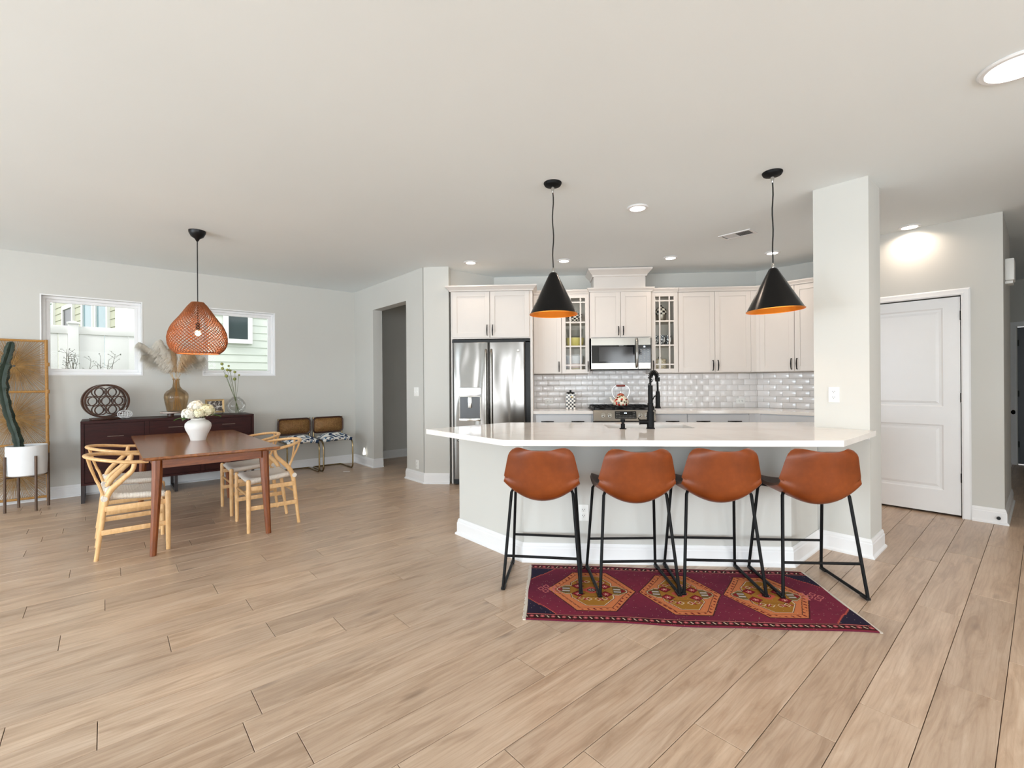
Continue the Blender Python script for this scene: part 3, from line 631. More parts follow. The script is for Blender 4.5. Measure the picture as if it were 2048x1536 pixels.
# fridge cabinet
y = 5.79
C = empty('kitchen_cabinet', (-1.165, y, 0), 0, label='white two door cabinet above the refrigerator with a deep crown', category='cabinet')
Wc = 1.03
obj('cabinet_body', MB().box(0, Wc, .022, KY-y-.003, 1.825, 2.425), cabm, C, smooth=False)
obj('side_panel', MB().box(Wc-.028, Wc, .0, KY-y-.003, 0, 1.825), cabm, C, smooth=False)
obj('side_panel', MB().box(0, .018, .03, KY-y-.003, 0, 1.825), cabm, C, smooth=False)
shaker(C, .022, .497, 1.837, 2.415, 0, hx=.464, hz=1.93); shaker(C, .500, .992, 1.837, 2.415, 0, hx=.533, hz=1.93)
obj('crown_moulding', MB().sweep([(0, .018, 2.418), (0, 0, 2.418), (Wc, 0, 2.418), (Wc, KY-y-.02, 2.418)], CRN[::-1], N=(0, 0, 1)), cabm, C, ang=.3)
obj('cabinet_top', MB().box(0, Wc, 0, KY-y-.02, 2.42, 2.47), cabm, C, smooth=False)
# upper cabinets
YU = 6.125; DU = KY-YU-.003
def upper(x0, x1, z0, z1, label, y=YU):
    C = empty('kitchen_cabinet', (x0, y, 0), 0, label=label, category='cabinet'); return C, x1-x0, KY-y-.003
C, wd, dp = upper(-.134, .236, 1.385, 2.425, 'tall white single door wall cabinet right of the refrigerator, partly behind the left black pendant')
obj('cabinet_body', MB().box(0, wd, .02, dp, 1.385, 2.425), cabm, C, smooth=False); shaker(C, .004, wd-.001, 1.388, 2.42, 0, hx=wd-.035, hz=1.475)
obj('crown_moulding', MB().sweep([(0, 0, 2.425), (wd, 0, 2.425)], CRS[::-1]), cabm, C, ang=.3)
obj('cabinet_top', MB().box(0, wd, 0, dp, 2.42, 2.45), cabm, C, smooth=False)
def glasscab(x0, x1, label, hside):
    C, wd, dp = upper(x0, x1, 1.385, 2.425, label)
    m_ = MB(); t_ = .016
    m_.box(0, t_, .02, dp, 1.385, 2.425).box(wd-t_, wd, .02, dp, 1.385, 2.425).box(t_, wd-t_, .02, dp, 1.385, 1.40).box(t_, wd-t_, .02, dp, 2.41, 2.425)
    obj('cabinet_body', m_, cabm, C, smooth=False); obj('cabinet_back', MB().box(t_, wd-t_, dp-.01, dp, 1.40, 2.41), cabi, C, smooth=False)
    for z in (1.732, 2.045): obj('shelf', MB().box(t_, wd-t_, .04, dp-.01, z, z+.016), cabi, C, smooth=False)
    fr = .05; z0, z1 = 1.388, 2.42; xa, xb = .003, wd-.003
    m_ = MB().box(xa, xa+fr, 0, .02, z0, z1).box(xb-fr, xb, 0, .02, z0, z1).box(xa+fr, xb-fr, 0, .02, z0, z0+fr).box(xa+fr, xb-fr, 0, .02, z1-fr, z1)
    d = obj('door', m_, cabm, C, smooth=False, bev=.0012)
    ia, ib, ja, jb = xa+fr, xb-fr, z0+fr, z1-fr; iw = ib-ia
    for x in (ia+iw*.235, ib-iw*.235): obj('muntin', MB().box(x-.009, x+.009, .002, .015, ja, jb), cabm, d, smooth=False)
    for z in (ja+.055, 1.74, 2.053, jb-.055): obj('muntin', MB().box(ia, ib, .0015, .0145, z-.009, z+.009), cabm, d, smooth=False)
    obj('glass_pane', MB().box(ia, ib, .015, .018, ja, jb), glass, d, smooth=False)
    pull(d, wd-.02 if hside > 0 else .02, 1.475, 0)
    obj('crown_moulding', MB().sweep([(0, 0, 2.425), (wd, 0, 2.425)], CRS[::-1]), cabm, C, ang=.3)
    obj('cabinet_top', MB().box(0, wd, 0, dp, 2.42, 2.45), cabm, C, smooth=False)
    # a soft cabinet interior light comes only from the room
    return C
glasscab(.238, .598, 'glass door wall cabinet left of the microwave, holding a yellow bowl', 1)
glasscab(1.392, 1.730, 'glass door wall cabinet right of the microwave, holding patterned mugs', -1)
C, wd, dp = upper(.602, 1.388, 1.84, 2.44, 'white two door cabinet over the microwave with the raised hood crown', y=6.08)
obj('cabinet_body', MB().box(0, wd, .02, dp, 1.84, 2.44), cabm, C, smooth=False)
shaker(C, .006, wd/2, 1.846, 2.432, 0, hx=wd/2-.03, hz=1.93, hL=.11); shaker(C, wd/2, wd-.006, 1.846, 2.432, 0, hx=wd/2+.03, hz=1.93, hL=.11)
obj('crown_moulding', MB().sweep([(0, dp-.35, 2.435), (0, 0, 2.435), (wd, 0, 2.435), (wd, dp-.35+.0, 2.435)][0:4], CRS[::-1]), cabm, C, ang=.3)
obj('cabinet_top', MB().box(0, wd, 0, dp, 2.43, 2.48), cabm, C, smooth=False)
obj('hood_chase', MB().box(.055, wd-.07, .03, dp, 2.48, 2.735), cabm, C, smooth=False)
obj('hood_crown', MB().sweep([(.055, dp, 2.635), (.055, .03, 2.635), (wd-.07, .03, 2.635), (wd-.07, dp, 2.635)], [(a*1.35, b*1.5) for a, b in CRN[::-1]]), cabm, C, ang=.3)
C, wd, dp = upper(1.734, 2.708, 1.385, 2.425, 'tall white two door wall cabinet between the glass cabinet and the kitchen corner')
obj('cabinet_body', MB().box(0, wd, .02, dp, 1.385, 2.425), cabm, C, smooth=False)
shaker(C, .003, .457, 1.388, 2.42, 0, hx=.427, hz=1.475); shaker(C, .457, .905, 1.388, 2.42, 0, hx=.49, hz=1.475); obj('corner_filler', MB().box(.906, wd+.006, .004, .024, 1.386, 2.425), cabm, C, smooth=False)
obj('crown_moulding', MB().sweep([(0, 0, 2.425), (wd+.005, 0, 2.425)], CRS[::-1]), cabm, C, ang=.3)
obj('cabinet_top', MB().box(0, wd, 0, dp, 2.42, 2.45), cabm, C, smooth=False)
# right wall cabinet: local x along -v, local -y towards -u
vc = (6.115-2.708)*S-.0
C = empty('kitchen_cabinet', uv(6.24, vc)+(0,), UM, label='white two door wall cabinet on the angled wall, partly behind the right black pendant', category='cabinet')
obj('cabinet_body', MB().box(0, .895, .02, KU-6.24-.003, 1.385, 2.425), cabm, C, smooth=False)
obj('corner_filler', MB().box(-.012, .030, .004, .024, 1.386, 2.425), cabm, C, smooth=False); shaker(C, .03, .425, 1.388, 2.42, 0, hx=.395, hz=1.475); shaker(C, .425, .89, 1.388, 2.42, 0, hx=.455, hz=1.475)
obj('crown_moulding', MB().sweep([(-.005, 0, 2.425), (.895, 0, 2.425)], CRS[::-1]), cabm, C, ang=.3)
obj('cabinet_top', MB().box(0, .895, 0, .3, 2.42, 2.45), cabm, C, smooth=False)

# base cabinets
YB = 5.845
def basecab(x0, x1, label, cells, loc=None, rz=0, depth=None):
    C = empty('base_cabinet', loc or (x0, YB, 0), rz, label=label, category='cabinet'); wd = x1-x0; dp = depth or KY-YB-.003
    obj('cabinet_body', MB().box(0, wd, .02, dp, .10, .875), baseg, C, smooth=False); obj('toe_kick', MB().box(0, wd, .08, dp, 0, .10), baseg, C, smooth=False)
    obj('corner_filler', MB().box(cells[-1][1] if rz == 0 else -.012, wd+.004 if rz == 0 else cells[0][0], .003, .022, .10, .875), baseg, C, smooth=False)
    for a, b, hs in cells:
        shaker(C, a, b, .71, .862, 0, baseg, 'drawer', fr=.0, th=.02, rec=.0, hx=hs, hz=.782, vert=False, hL=.15) if False else None
        d = obj('drawer', MB().box(a+.002, b-.002, 0, .02, .712, .862), baseg, C, smooth=False, bev=.0015)
        for h in hs: pull(d, h, .782, 0, False, .15)
        mid = (a+b)/2
        if b-a > .5: shaker(C, a, mid, .11, .708, 0, baseg, hx=mid-.03, hz=.62); shaker(C, mid, b, .11, .708, 0, baseg, hx=mid+.03, hz=.62)
        else: shaker(C, a, b, .11, .708, 0, baseg, hx=a+.03, hz=.62)
    return C
basecab(-.134, .604, 'base cabinet between the refrigerator and the range, with one wide drawer', [(.03, .73, (.178, .556))])
basecab(1.368, 1.752, 'narrow base cabinet just right of the range', [(.003, .382, (.207,))])
basecab(1.756, 2.56, 'wide base cabinet before the kitchen corner with two drawer pulls', [(.003, .735, (.188, .561))])
va = (YB-2.56)*S; ua = (YB+2.56)*S
basecab(0, .80, 'base cabinet on the angled right wall', [(.06, .78, (.41,))], loc=uv(ua, va)+(0,), rz=UM, depth=KU-ua-.003)
# counters
def counter(poly, label, name='countertop'):
    return tag(obj(name, MB().prism(poly, .877, .915), quartz, smooth=False, bev=.002), label, 'countertop')
YC = 5.81
counter([(-.136, YC), (.607, YC), (.607, KY-.001), (-.136, KY-.001)], 'short white counter piece between the refrigerator and the range')
xc2 = (5.9375*math.sqrt(2)-YC, YC)
ce = uv(5.9375, 1.52); cf = uv(KU-.001, 1.52)
counter([(1.363, YC), xc2, ce, cf, kc, (1.363, KY-.001)], 'long white counter right of the range, turning along the angled wall')
# backsplash
gt = MB().box(-.136, kc[0], KY-.004, KY, .916, 1.386).box(.602, 1.388, KY-.004, KY, 1.386, 1.46)
obj('grout_bed', gt, grout, wk, smooth=False)
tw, thh = .1545, .0765
tile_me = {}
def tile(parent, a, b, z0, z1, place):
    key = (round(b-a, 4), round(z1-z0, 4))
    if key not in tile_me:
        tile_me[key] = me_from(MB().box(0, b-a, -.004, .004, 0, z1-z0, ch=.0016), 'tile', tilem, True, .9)
    loc, rz = place(a, z0); obj('tile', tile_me[key], None, parent, loc, rz)
def course(parent, x0, x1, x_off, z0, z1, place):
    x = x_off-tw*math.ceil((x_off-x0)/tw)
    while x < x1-.004:
        a, b = max(x, x0)+.0012, min(x+tw, x1)-.0012
        if b-a > .006: tile(parent, a, b, z0+.0012, z1-.0012, place)
        x += tw
for r in range(6):
    z0 = .916+r*thh; course(wk, -.136, kc[0]-.003, -.022+(tw/2 if r % 2 == 0 else 0), z0, min(z0+thh, 1.386), lambda a, z: ((a, KY-.006, z), 0))
course(wk, .602, 1.388, -.022+tw/2, .916+6*thh, 1.45, lambda a, z: ((a, KY-.006, z), 0))
obj('grout_bed', MB().box(KU-.004, KU, 1.50, (KY-kc[0])*S, .916, 1.386), grout, wr, smooth=False)
wr_vc = (KY-kc[0])*S
def place_r(a, z): return (KU-.006, wr_vc-a, z), -PI/2
for r in range(6):
    z0 = .916+r*thh; course(wr, .004, wr_vc-1.50, .085+(tw/2 if r % 2 == 0 else 0), z0, min(z0+thh, 1.386), place_r)
for x, lb in ((.071, 'pale power outlet in the tile left of the checkered canister'), (1.973, 'pale power outlet in the tile right of the faucet'), (2.636, 'pale power outlet in the tile beside the kitchen corner')):
    outlet((x, KY-.010, 1.003), 0, lb, horiz=True)

# refrigerator
t = NT('fridge_steel'); t.b.inputs['Metallic'].default_value = 1; t.b.inputs['Base Color'].default_value = lin((120, 117, 114)); t.b.inputs['Roughness'].default_value = .16
t.bump(t.noise(t.co((3.2, 1, .8)), 1.5, 1, .4, .4), .22, .06); fsteel = t.m
FR = empty('refrigerator', (-1.128, 5.725, 0), 0, label='stainless refrigerator with water dispenser in the left door', category='refrigerator')
obj('body', MB().box(-.015, .945, .08, .70, .03, 1.785), blackp, FR, smooth=False)
obj('top_gap_shade', MB().box(-.017, .96, .06, .12, 1.775, 1.812), blackp, FR, smooth=False); obj('side_gap_shade', MB().box(.905, .96, .06, .1, .02, 1.79), blackp, FR, smooth=False)  # black strips in the gaps round the fridge, standing in for their shade
obj('toe_grille', MB().box(.0, .91, .03, .2, .012, .07), blackp, FR, smooth=False)
for x in (.05, .85): obj('foot', MB().cyl((x, .1, 0), (x, .1, .03), .02), blackp, FR)
def fdoor(x0, x1, z0, z1, nm, hole=None):
    bm = MB(); n = 14
    def yy(x): return -.0
    prof = [(x0, .07), (x0, .012), (x0+.012, 0)]+[(x0+.012+(x1-x0-.024)*i/n, 0) for i in range(1, n)]+[(x1-.012, 0), (x1, .012), (x1, .07)]
    bm.prism(prof, z0, z1); return obj(nm, bm, fsteel, FR, bev=.002)
ld = fdoor(.006, .449, .62, 1.772, 'door'); rd = fdoor(.455, .898, .62, 1.772, 'door'); fz = fdoor(.006, .898, .075, .612, 'freezer_drawer')
for d, x in ((ld, .418), (rd, .486)):
    obj('handle', MB().tube([(x, 0, .66), (x, -.045, .70), (x, -.052, .8), (x, -.052, 1.55), (x, -.045, 1.64), (x, 0, 1.68)], .013, 12, flat=1.2), steel, d)
obj('handle', MB().tube([(.06, 0, .56), (.08, -.05, .56), (.82, -.05, .56), (.84, 0, .56)], .013, 12), steel, fz)
obj('dispenser_panel', MB().box(.078, .352, -.012, .002, 1.105, 1.215, ch=.006), M('dispenser_steel', (214, 216, 220), .2, .9), ld)
dk = M('dispenser_dark', (70, 70, 72), .25, .5)
obj('dispenser_recess', MB().box(.088, .342, -.006, .001, .835, 1.105), dk, ld, smooth=False)
obj('dispenser_trim', MB().box(.083, .347, -.010, .001, 1.098, 1.112).box(.083, .09, -.010, .001, .82, 1.1).box(.340, .347, -.010, .001, .82, 1.1), chrome, ld, smooth=False)
obj('drip_tray', MB().box(.083, .347, -.03, .001, .80, .832, ch=.004), chrome, ld)
obj('nozzle', MB().box(.192, .238, -.022, .0, .96, 1.10, ch=.008), chrome, ld)
obj('badge', MB().lathe([(.001, 0), (.015, 0), (.018, .002), (.015, .004), (.001, .0035)], T=Matrix.Translation((.815, 0, 1.665)) @ Matrix.Rotation(PI/2, 4, 'X')), steel, rd)

# microwave
MW = empty('microwave', (.613, 6.055, 1.435), 0, label='stainless over the range microwave with curved handle', category='microwave')
obj('body', MB().box(0, .755, .03, KY-6.055-.004, .006, .402), blackp, MW, smooth=False)
obj('door', MB().box(0, .592, 0, .03, 0, .402), steel, MW, smooth=False, bev=.003)
bg_ = M('black_glass', (12, 12, 14), .06)
obj('control_column', MB().box(.596, .755, 0, .03, 0, .402), steel, MW, smooth=False, bev=.003)
obj('window_glass', MB().box(.004, .558, -.003, .002, .078, .308), bg_, MW, smooth=False)
t = NT('oven_screen'); ck = t.new('ShaderNodeTexChecker'); t.l(t.co(), ck.inputs[0]); ck.inputs['Scale'].default_value = 400; t.l(t.mix(ck.outputs[1], lin((36, 35, 36)), lin((62, 60, 60))), t.b.inputs['Base Color']); t.b.inputs['Roughness'].default_value = .1
obj('screen', MB().box(.10, .53, -.0036, -.002, .10, .285), t.m, MW, smooth=False)
obj('control_panel', MB().box(.600, .752, -.003, .002, .078, .308), bg_, MW, smooth=False)
kk = M('key_print', (190, 190, 188), .5)
kb = MB()
for r in range(7):
    for c in range(3): kb.box(.622+c*.045, .640+c*.045, -.0036, -.0028, .105+r*.023, .109+r*.023)
obj('key_print', kb, kk, MW, smooth=False)
kb = MB()
for d in (0, .011): kb.box(.664+d, .671+d, -.0036, -.0028, .278, .281).box(.664+d, .671+d, -.0036, -.0028, .29, .293).box(.664+d, .666+d, -.0036, -.0028, .278, .293).box(.669+d, .671+d, -.0036, -.0028, .278, .293)
obj('clock_digits', kb, led, MW, smooth=False)
lg = MB()
for i in range(8): lg.box(.355+i*.007, .360+i*.007, -.004, -.003, .296, .301)
obj('brand_mark', lg, kk, MW, smooth=False)
obj('handle', MB().tube(smooth_path([(.572, -.003, .385), (.572, -.035, .35), (.572, -.05, .20), (.572, -.035, .06), (.572, -.003, .025)], 5), .0125, 12), chrome, MW)
obj('bottom_vent', MB().box(.02, .735, .01, .3, -.012, .006), blackp, MW, smooth=False)

# range
RG = empty('gas_range', (.607, 5.80, 0), 0, label='stainless gas range with black grates under the microwave', category='range')
obj('body', MB().box(.004, .752, .03, KY-5.80-.012, .02, .905), blackp, RG, smooth=False)
obj('cooktop', MB().box(-.002, .758, .0, KY-5.80-.012, .905, .928, ch=.003), blackp, RG)
cp = MB().add([(.0, -.045, .79), (.752, -.045, .79), (.752, -.045, .80), (0, -.045, .80), (0, -.0, .925), (.752, -.0, .925), (0, .04, .925), (.752, .04, .925), (0, .04, .79), (.752, .04, .79)], [(0, 1, 2, 3), (3, 2, 5, 4), (4, 5, 7, 6), (6, 7, 9, 8), (8, 9, 1, 0), (0, 3, 4, 6, 8), (1, 9, 7, 5, 2)])
cpo = obj('control_panel', cp, steel, RG, smooth=False, bev=.002)
sl = math.atan2(.045, .125)
def onp(x, z, out=0): yv = -.045+(z-.80)*.045/.125; return (x, yv-out*math.cos(sl), z+out*math.sin(sl))
for x in (.118, .198, .565, .640):
    a = onp(x, .862, 0); b = onp(x, .862, .008); c = onp(x, .862, .032)
    k_ = obj('knob', MB().tube([a, b], .027, 20).tube([b, c], [.021, .018], 20), chrome, RG); q = onp(x, .862, .036)
    obj('knob_grip', MB().box(-.004, .004, -.006, .004, -.017, .017, T=Matrix.Translation(q) @ Matrix.Rotation(-sl, 4, 'X'), ch=.002), chrome, k_)
def slab(x0, x1, z0, z1, o0, o1):
    V = [onp(x, z, o) for x in (x0, x1) for o in (o1, o0) for z in (z0, z1)]; return MB().add(V, [(0, 1, 3, 2), (4, 6, 7, 5), (0, 4, 5, 1), (2, 3, 7, 6), (0, 2, 6, 4), (1, 5, 7, 3)])
obj('display', slab(.262, .520, .822, .910, -.001, .002), bg_, RG, smooth=False)
kb = MB()
for r in range(4):
    for c in range(14):
        if 4 < c < 9 and r > 1: continue
        if r > 1 and (3 <= c <= 4 or 9 <= c <= 11): continue
        b_ = slab(.275+c*.017, .283+c*.017, .832+r*.020, .835+r*.020, .002, .0026); kb.add(b_.v, b_.f)
obj('key_print', kb, kk, RG, smooth=False)
kb = MB()
for d in (0, .018):
    for q in ((0, .011, .882, .884), (0, .011, .892, .894), (0, .002, .882, .894), (.009, .011, .882, .894)): b_ = slab(.375+d+q[0], .375+d+q[1], q[2], q[3], .002, .0026); kb.add(b_.v, b_.f)
obj('clock_digits', kb, led, RG, smooth=False)
obj('oven_door', MB().box(.004, .748, -.03, .03, .17, .775, ch=.004), steel, RG); obj('oven_window', MB().box(.13, .62, -.033, -.028, .30, .60), bg_, RG, smooth=False)
obj('oven_handle', MB().tube([(.06, -.03, .73), (.06, -.075, .735), (.69, -.075, .735), (.69, -.03, .73)], .012, 12), chrome, RG)
obj('storage_drawer', MB().box(.004, .748, -.02, .03, .02, .16, ch=.004), steel, RG)
for gx in (0.01, .258, .506):
    g = MB(); x0g, x1g = gx, gx+.240; ya, yb = .03, .56; zt = .968
    for yy in (ya, (ya+yb)/2, yb): g.box(x0g, x1g, yy-.006, yy+.006, zt-.014, zt)
    for xx in (x0g+.006, (x0g+x1g)/2, x1g-.006): g.box(xx-.006, xx+.006, ya, yb, zt-.014, zt)
    for yy in (.16, .43):
        g.box(x0g, x1g, yy-.005, yy+.005, zt-.012, zt)
        for sx_ in (.06, .18): g.box(x0g+sx_-.005, x0g+sx_+.005, yy-.07, yy+.07, zt-.012, zt)
    for xx in (x0g+.006, x1g-.006):
        for yy in (ya, yb): g.box(xx-.007, xx+.007, yy-.007, yy+.007, .926, zt-.01)
    obj('grate', g, blackm, RG, smooth=False, bev=.001)
for bx_, by_ in ((.13, .17), (.13, .43), (.378, .3), (.626, .17), (.626, .43)): obj('burner', MB().lathe([(.001, .945), (.03, .944), (.034, .936), (.045, .934), (.048, .928), (.001, .927)], (bx_, by_, 0), 20), blackp, RG)

# ---------------------------------------------------------------- island
isl = empty('kitchen_island', (0, 0, 0), 0, label='white panelled kitchen island body under the long white counter', category='island')
IB = [(-.715, 3.885), (-.15, 3.32), (1.69, 3.32), (2.088, 3.72), (2.0725, 3.7435), (2.317, 3.988), (2.40, 4.12), (-.43, 4.12)]
ib_ = MB().prism(IB, 0, .874); del ib_.f[1]
obj('island_body', ib_, wallm, isl, smooth=False)
obj('baseboard', MB().sweep([(-.43, 4.12, 0), (-.715, 3.885, 0), (-.15, 3.32, 0), (1.69, 3.32, 0), (2.085, 3.715, 0)], [(-a, b) for a, b in BB]), trimm, isl, ang=.3)
obj('support_ledge', MB().box(-.11, 1.56, 2.995, 3.335, .866, .876), trimm, isl, smooth=False)
mbk = MB().sweep([(4.1217, 1.10, 0), (4.1217, .829, 0)], [(0, .85), (-.02, .85), (-.035, .862), (-.035, .876), (0, .876)])
tag(obj('trim_4', mbk, trimm, rz=R45, ang=.3), 'small white moulded ledge on the column under the counter end', 'trim', kind='structure')
A_ = (-.92, 3.585); Bq = (-.252, 2.908)
tl = obj('island_countertop', MB().prism([A_, Bq, (1.785, 2.905), (2.352, 3.474), (2.08, 3.7475), (2.513, 4.18), (-.327, 4.18)], .877, .915), quartz, smooth=False, bev=.002)
tag(tl, 'long white quartz island countertop with clipped corners', 'countertop')
cut = obj('sink_cutter', MB().prism([(.50, 3.66), (1.16, 3.66), (1.16, 3.99), (.50, 3.99)], .80, .95), None, smooth=False)
md = tl.modifiers.new('cut', 'BOOLEAN'); md.object = cut; md.operation = 'DIFFERENCE'; md.solver = 'EXACT'
dg = bpy.context.evaluated_depsgraph_get(); nm_ = bpy.data.meshes.new_from_object(tl.evaluated_get(dg)); tl.modifiers.clear(); tl.data = nm_; bpy.data.objects.remove(cut)
SK = empty('undermount_sink', (.83, 3.825, .876), 0, label='stainless undermount sink set in the island behind the black faucet', category='sink')
a, b = .335, .170
m_ = MB(); z1, z2 = .0, -.20
V = [(-a, -b, z1), (a, -b, z1), (a, b, z1), (-a, b, z1), (-a+.02, -b+.02, z2), (a-.02, -b+.02, z2), (a-.02, b-.02, z2), (-a+.02, b-.02, z2)]
m_.add(V, [(0, 1, 5, 4), (1, 2, 6, 5), (2, 3, 7, 6), (3, 0, 4, 7), (4, 5, 6, 7)]); obj('basin', m_, steel, SK, smooth=False)
obj('drain', MB().lathe([(.001, -.197), (.04, -.197), (.045, -.199), (.001, -.1995)], n=20), chrome, SK)
# the base body keeps clear of the basin because the basin is a shell inside it
FA = empty('kitchen_faucet', (.812, 3.62, .915), 0, label='black spring neck pull down faucet on the island', category='faucet')
obj('base', MB().lathe([(.032, 0), (.032, .006), (.027, .010), (.027, .125), (.025, .13), (.001, .131)], n=24), blackm, FA)
obj('column', MB().lathe([(.020, .13), (.020, .17), (.022, .172), (.022, .195), (.018, .197), (.018, .33), (.001, .331)], n=20), blackm, FA)
# neck arc in a plane turned to the right and back
dv = Vector((.75, .66, 0)).normalized(); Rn = .045
def nk_(t, z): return (dv.x*t, dv.y*t, z)
neck = [nk_(0, .33), nk_(0, .385)]+[nk_(Rn-Rn*math.cos(PI*i/10), .385+Rn*math.sin(PI*i/10)) for i in range(1, 11)]
sp = []; PP = [Vector(p) for p in smooth_path(neck, 4)]; nt_ = 11; tot = len(PP)-1
for i in range(nt_*12+1):
    f_ = i/(nt_*12)*tot; k = min(int(f_), tot-1); c = PP[k].lerp(PP[k+1], f_-k); tg = (PP[k+1]-PP[k]).normalized(); sd = tg.cross(Vector((-dv.y, dv.x, 0))).normalized(); bn = Vector((-dv.y, dv.x, 0)); an = 2*PI*i/12
    sp.append((c+(sd*math.cos(an)+bn*math.sin(an))*.0155)[:])
obj('spring', MB().tube(sp, .0034, 6), blackm, FA); obj('hose', MB().tube(neck, .008, 10), blackm, FA)
obj('neck_end', MB().tube([nk_(2*Rn, .392), nk_(2*Rn+.002, .36)], [.019, .017], 16), blackm, FA)
obj('hose', MB().tube([nk_(2*Rn, .37), nk_(2*Rn+.004, .27)], .0075, 10), blackm, FA)
obj('spray_head', MB().lathe([(.001, .285), (.014, .284), (.016, .265), (.0175, .25), (.0175, .17), (.022, .16), (.024, .152), (.001, .151)], nk_(2*Rn+.004, 0), 20), blackm, FA)
obj('spray_button', MB().box(-.004, .004, -.004, .004, .19, .225, T=Matrix.Translation(nk_(2*Rn+.024, 0))), blackm, FA)
obj('holder_arm', MB().tube([nk_(0, .19), nk_(.05, .245), nk_(2*Rn, .255)], .005, 8), blackm, FA)
obj('side_handle', MB().tube([(0, 0, .052), (-.08, -.0, .052)], .019, 16).tube([(-.078, 0, .052), (-.084, 0, .052)], .021, 16).tube([(-.082, 0, .062), (-.094, 0, .085)], .004, 8), blackm, FA)
SD = empty('soap_dispenser', (.60, 3.60, .915), 0, label='short black soap dispenser left of the faucet', category='soap dispenser')
obj('base', MB().lathe([(.026, 0), (.026, .004), (.016, .008), (.016, .04), (.001, .041)], n=20), blackm, SD); obj('pump', MB().lathe([(.011, .04), (.011, .05), (.018, .052), (.018, .075), (.001, .078)], n=20), blackm, SD)
obj('spout', MB().tube([(0, 0, .066), (0, .07, .062), (0, .075, .056)], .006, 10), blackm, SD)

# canister on the counter
CN = empty('checkered_canister', (.355, 6.25, .9155), 0, label='tall black and white checkered canister with a black knobbed lid', category='canister')
def canbody(w_, h_, k):
    m_ = me_from(MB().box(-w_/2, w_/2, -w_/2, w_/2, 0, h_), 'canister_body', None, False); return m_
t = NT('check_canister'); ck = t.new('ShaderNodeTexChecker'); q = t.co(); av = t.new('ShaderNodeVectorMath', operation='ADD'); t.l(q, av.inputs[0]); av.inputs[1].default_value = (.0605, .0605, .0001); t.l(av.outputs[0], ck.inputs[0]); ck.inputs['Scale'].default_value = 1/.0242; ck.inputs[1].default_value = lin((20, 18, 18)); ck.inputs[2].default_value = lin((232, 226, 218)); t.l(ck.outputs[0], t.b.inputs['Base Color']); t.b.inputs['Roughness'].default_value = .15
obj('canister_body', MB().box(-.0600, .0600, -.0600, .0600, 0, .205), t.m, CN, smooth=False, bev=.004)
obj('lid', MB().lathe([(.001, .205), (.056, .205), (.058, .212), (.05, .222), (.02, .226), (.001, .226)], n=24), blackp, CN); obj('lid_knob', MB().sphere((0, 0, .238), .017, 14, .8), blackp, CN)
obj('badge', MB().lathe([(.001, 0), (.016, 0), (.016, .002), (.001, .004)], T=Matrix.Translation((.012, -.0605, .16)) @ Matrix.Rotation(PI/2, 4, 'X')), brass, CN)
# kettle
KT = empty('tea_kettle', (.992, 6.10, .969), 0, label='flowered enamel tea kettle with wooden bail handle on the range', category='kettle')
obj('kettle_body', MB().lathe([(.001, 0), (.088, 0), (.100, .012), (.104, .035), (.094, .07), (.072, .10), (.048, .12), (.044, .126), (.001, .127)], n=36), floral, KT)
obj('lid', MB().lathe([(.044, .124), (.048, .128), (.040, .142), (.022, .152), (.012, .156), (.001, .157)], n=28), florm('floral_lid', (206, 96, 70), [(150, 30, 24), (228, 150, 130), (90, 60, 40)], 60, .4), KT)
obj('lid_knob', MB().lathe([(.005, .155), (.005, .166), (.016, .170), (.016, .176), (.001, .180)], n=16), chrome, KT)
obj('spout', MB().tube(smooth_path([(-.085, 0, .04), (-.115, 0, .05), (-.125, 0, .08), (-.14, 0, .105)], 4), [.022]*4+[.018]*4+[.013]*4+[.011], 14), M('cream_enamel', (236, 232, 222), .15), KT)
P = [(-.078, 0, .085), (-.08, 0, .10), (-.10, 0, .13), (-.112, 0, .18), (-.10, 0, .225), (-.06, 0, .252), (.06, 0, .252), (.10, 0, .225), (.112, 0, .18), (.10, 0, .13), (.08, 0, .10), (.078, 0, .085)]
obj('bail_handle', MB().tube(smooth_path(P, 4), .0028, 8), chrome, KT); obj('wooden_grip', MB().tube([(-.058, 0, .253), (-.04, 0, .253), (.04, 0, .253), (.058, 0, .253)], [.009, .013, .013, .009], 14), M('red_brown_grip', (124, 46, 34), .35), KT)
for x in (-.078, .078): obj('handle_lug', MB().sphere((x, 0, .088), .008, 10), blackp, KT)

# dishes behind the glass doors
def dish(name, loc, prof, mat, label, cat, group=None, n=28, **kw):
    o = obj(name, MB().lathe(prof, n=n), mat, loc=loc); return tag(o, label, cat, group)
ys = YU+.15
dish('checkered_bowl', (.415, ys, 2.0615), [(.001, 0), (.05, 0), (.055, .01), (.10, .07), (.106, .115), (.100, .115), (.094, .07), (.05, .016), (.001, .014)], polarcheck('check_bowl', 9, .02), 'black and white checkered bowl on the top shelf of the left glass cabinet', 'bowl')
dish('yellow_bowl', (.418, ys, 1.7485), [(.001, 0), (.09, 0), (.115, .03), (.124, .11), (.119, .11), (.11, .035), (.09, .006), (.001, .005)], M('yellow_ceramic', (206, 190, 96), .25), 'large yellow bowl on the middle shelf of the left glass cabinet', 'bowl')
dish('glass_bowl', (.418, ys, 1.86), [(.001, 0), (.06, 0), (.10, .02), (.118, .12), (.114, .12), (.096, .024), (.001, .004)], clearv, 'clear glass bowl nested above the yellow bowl', 'bowl')
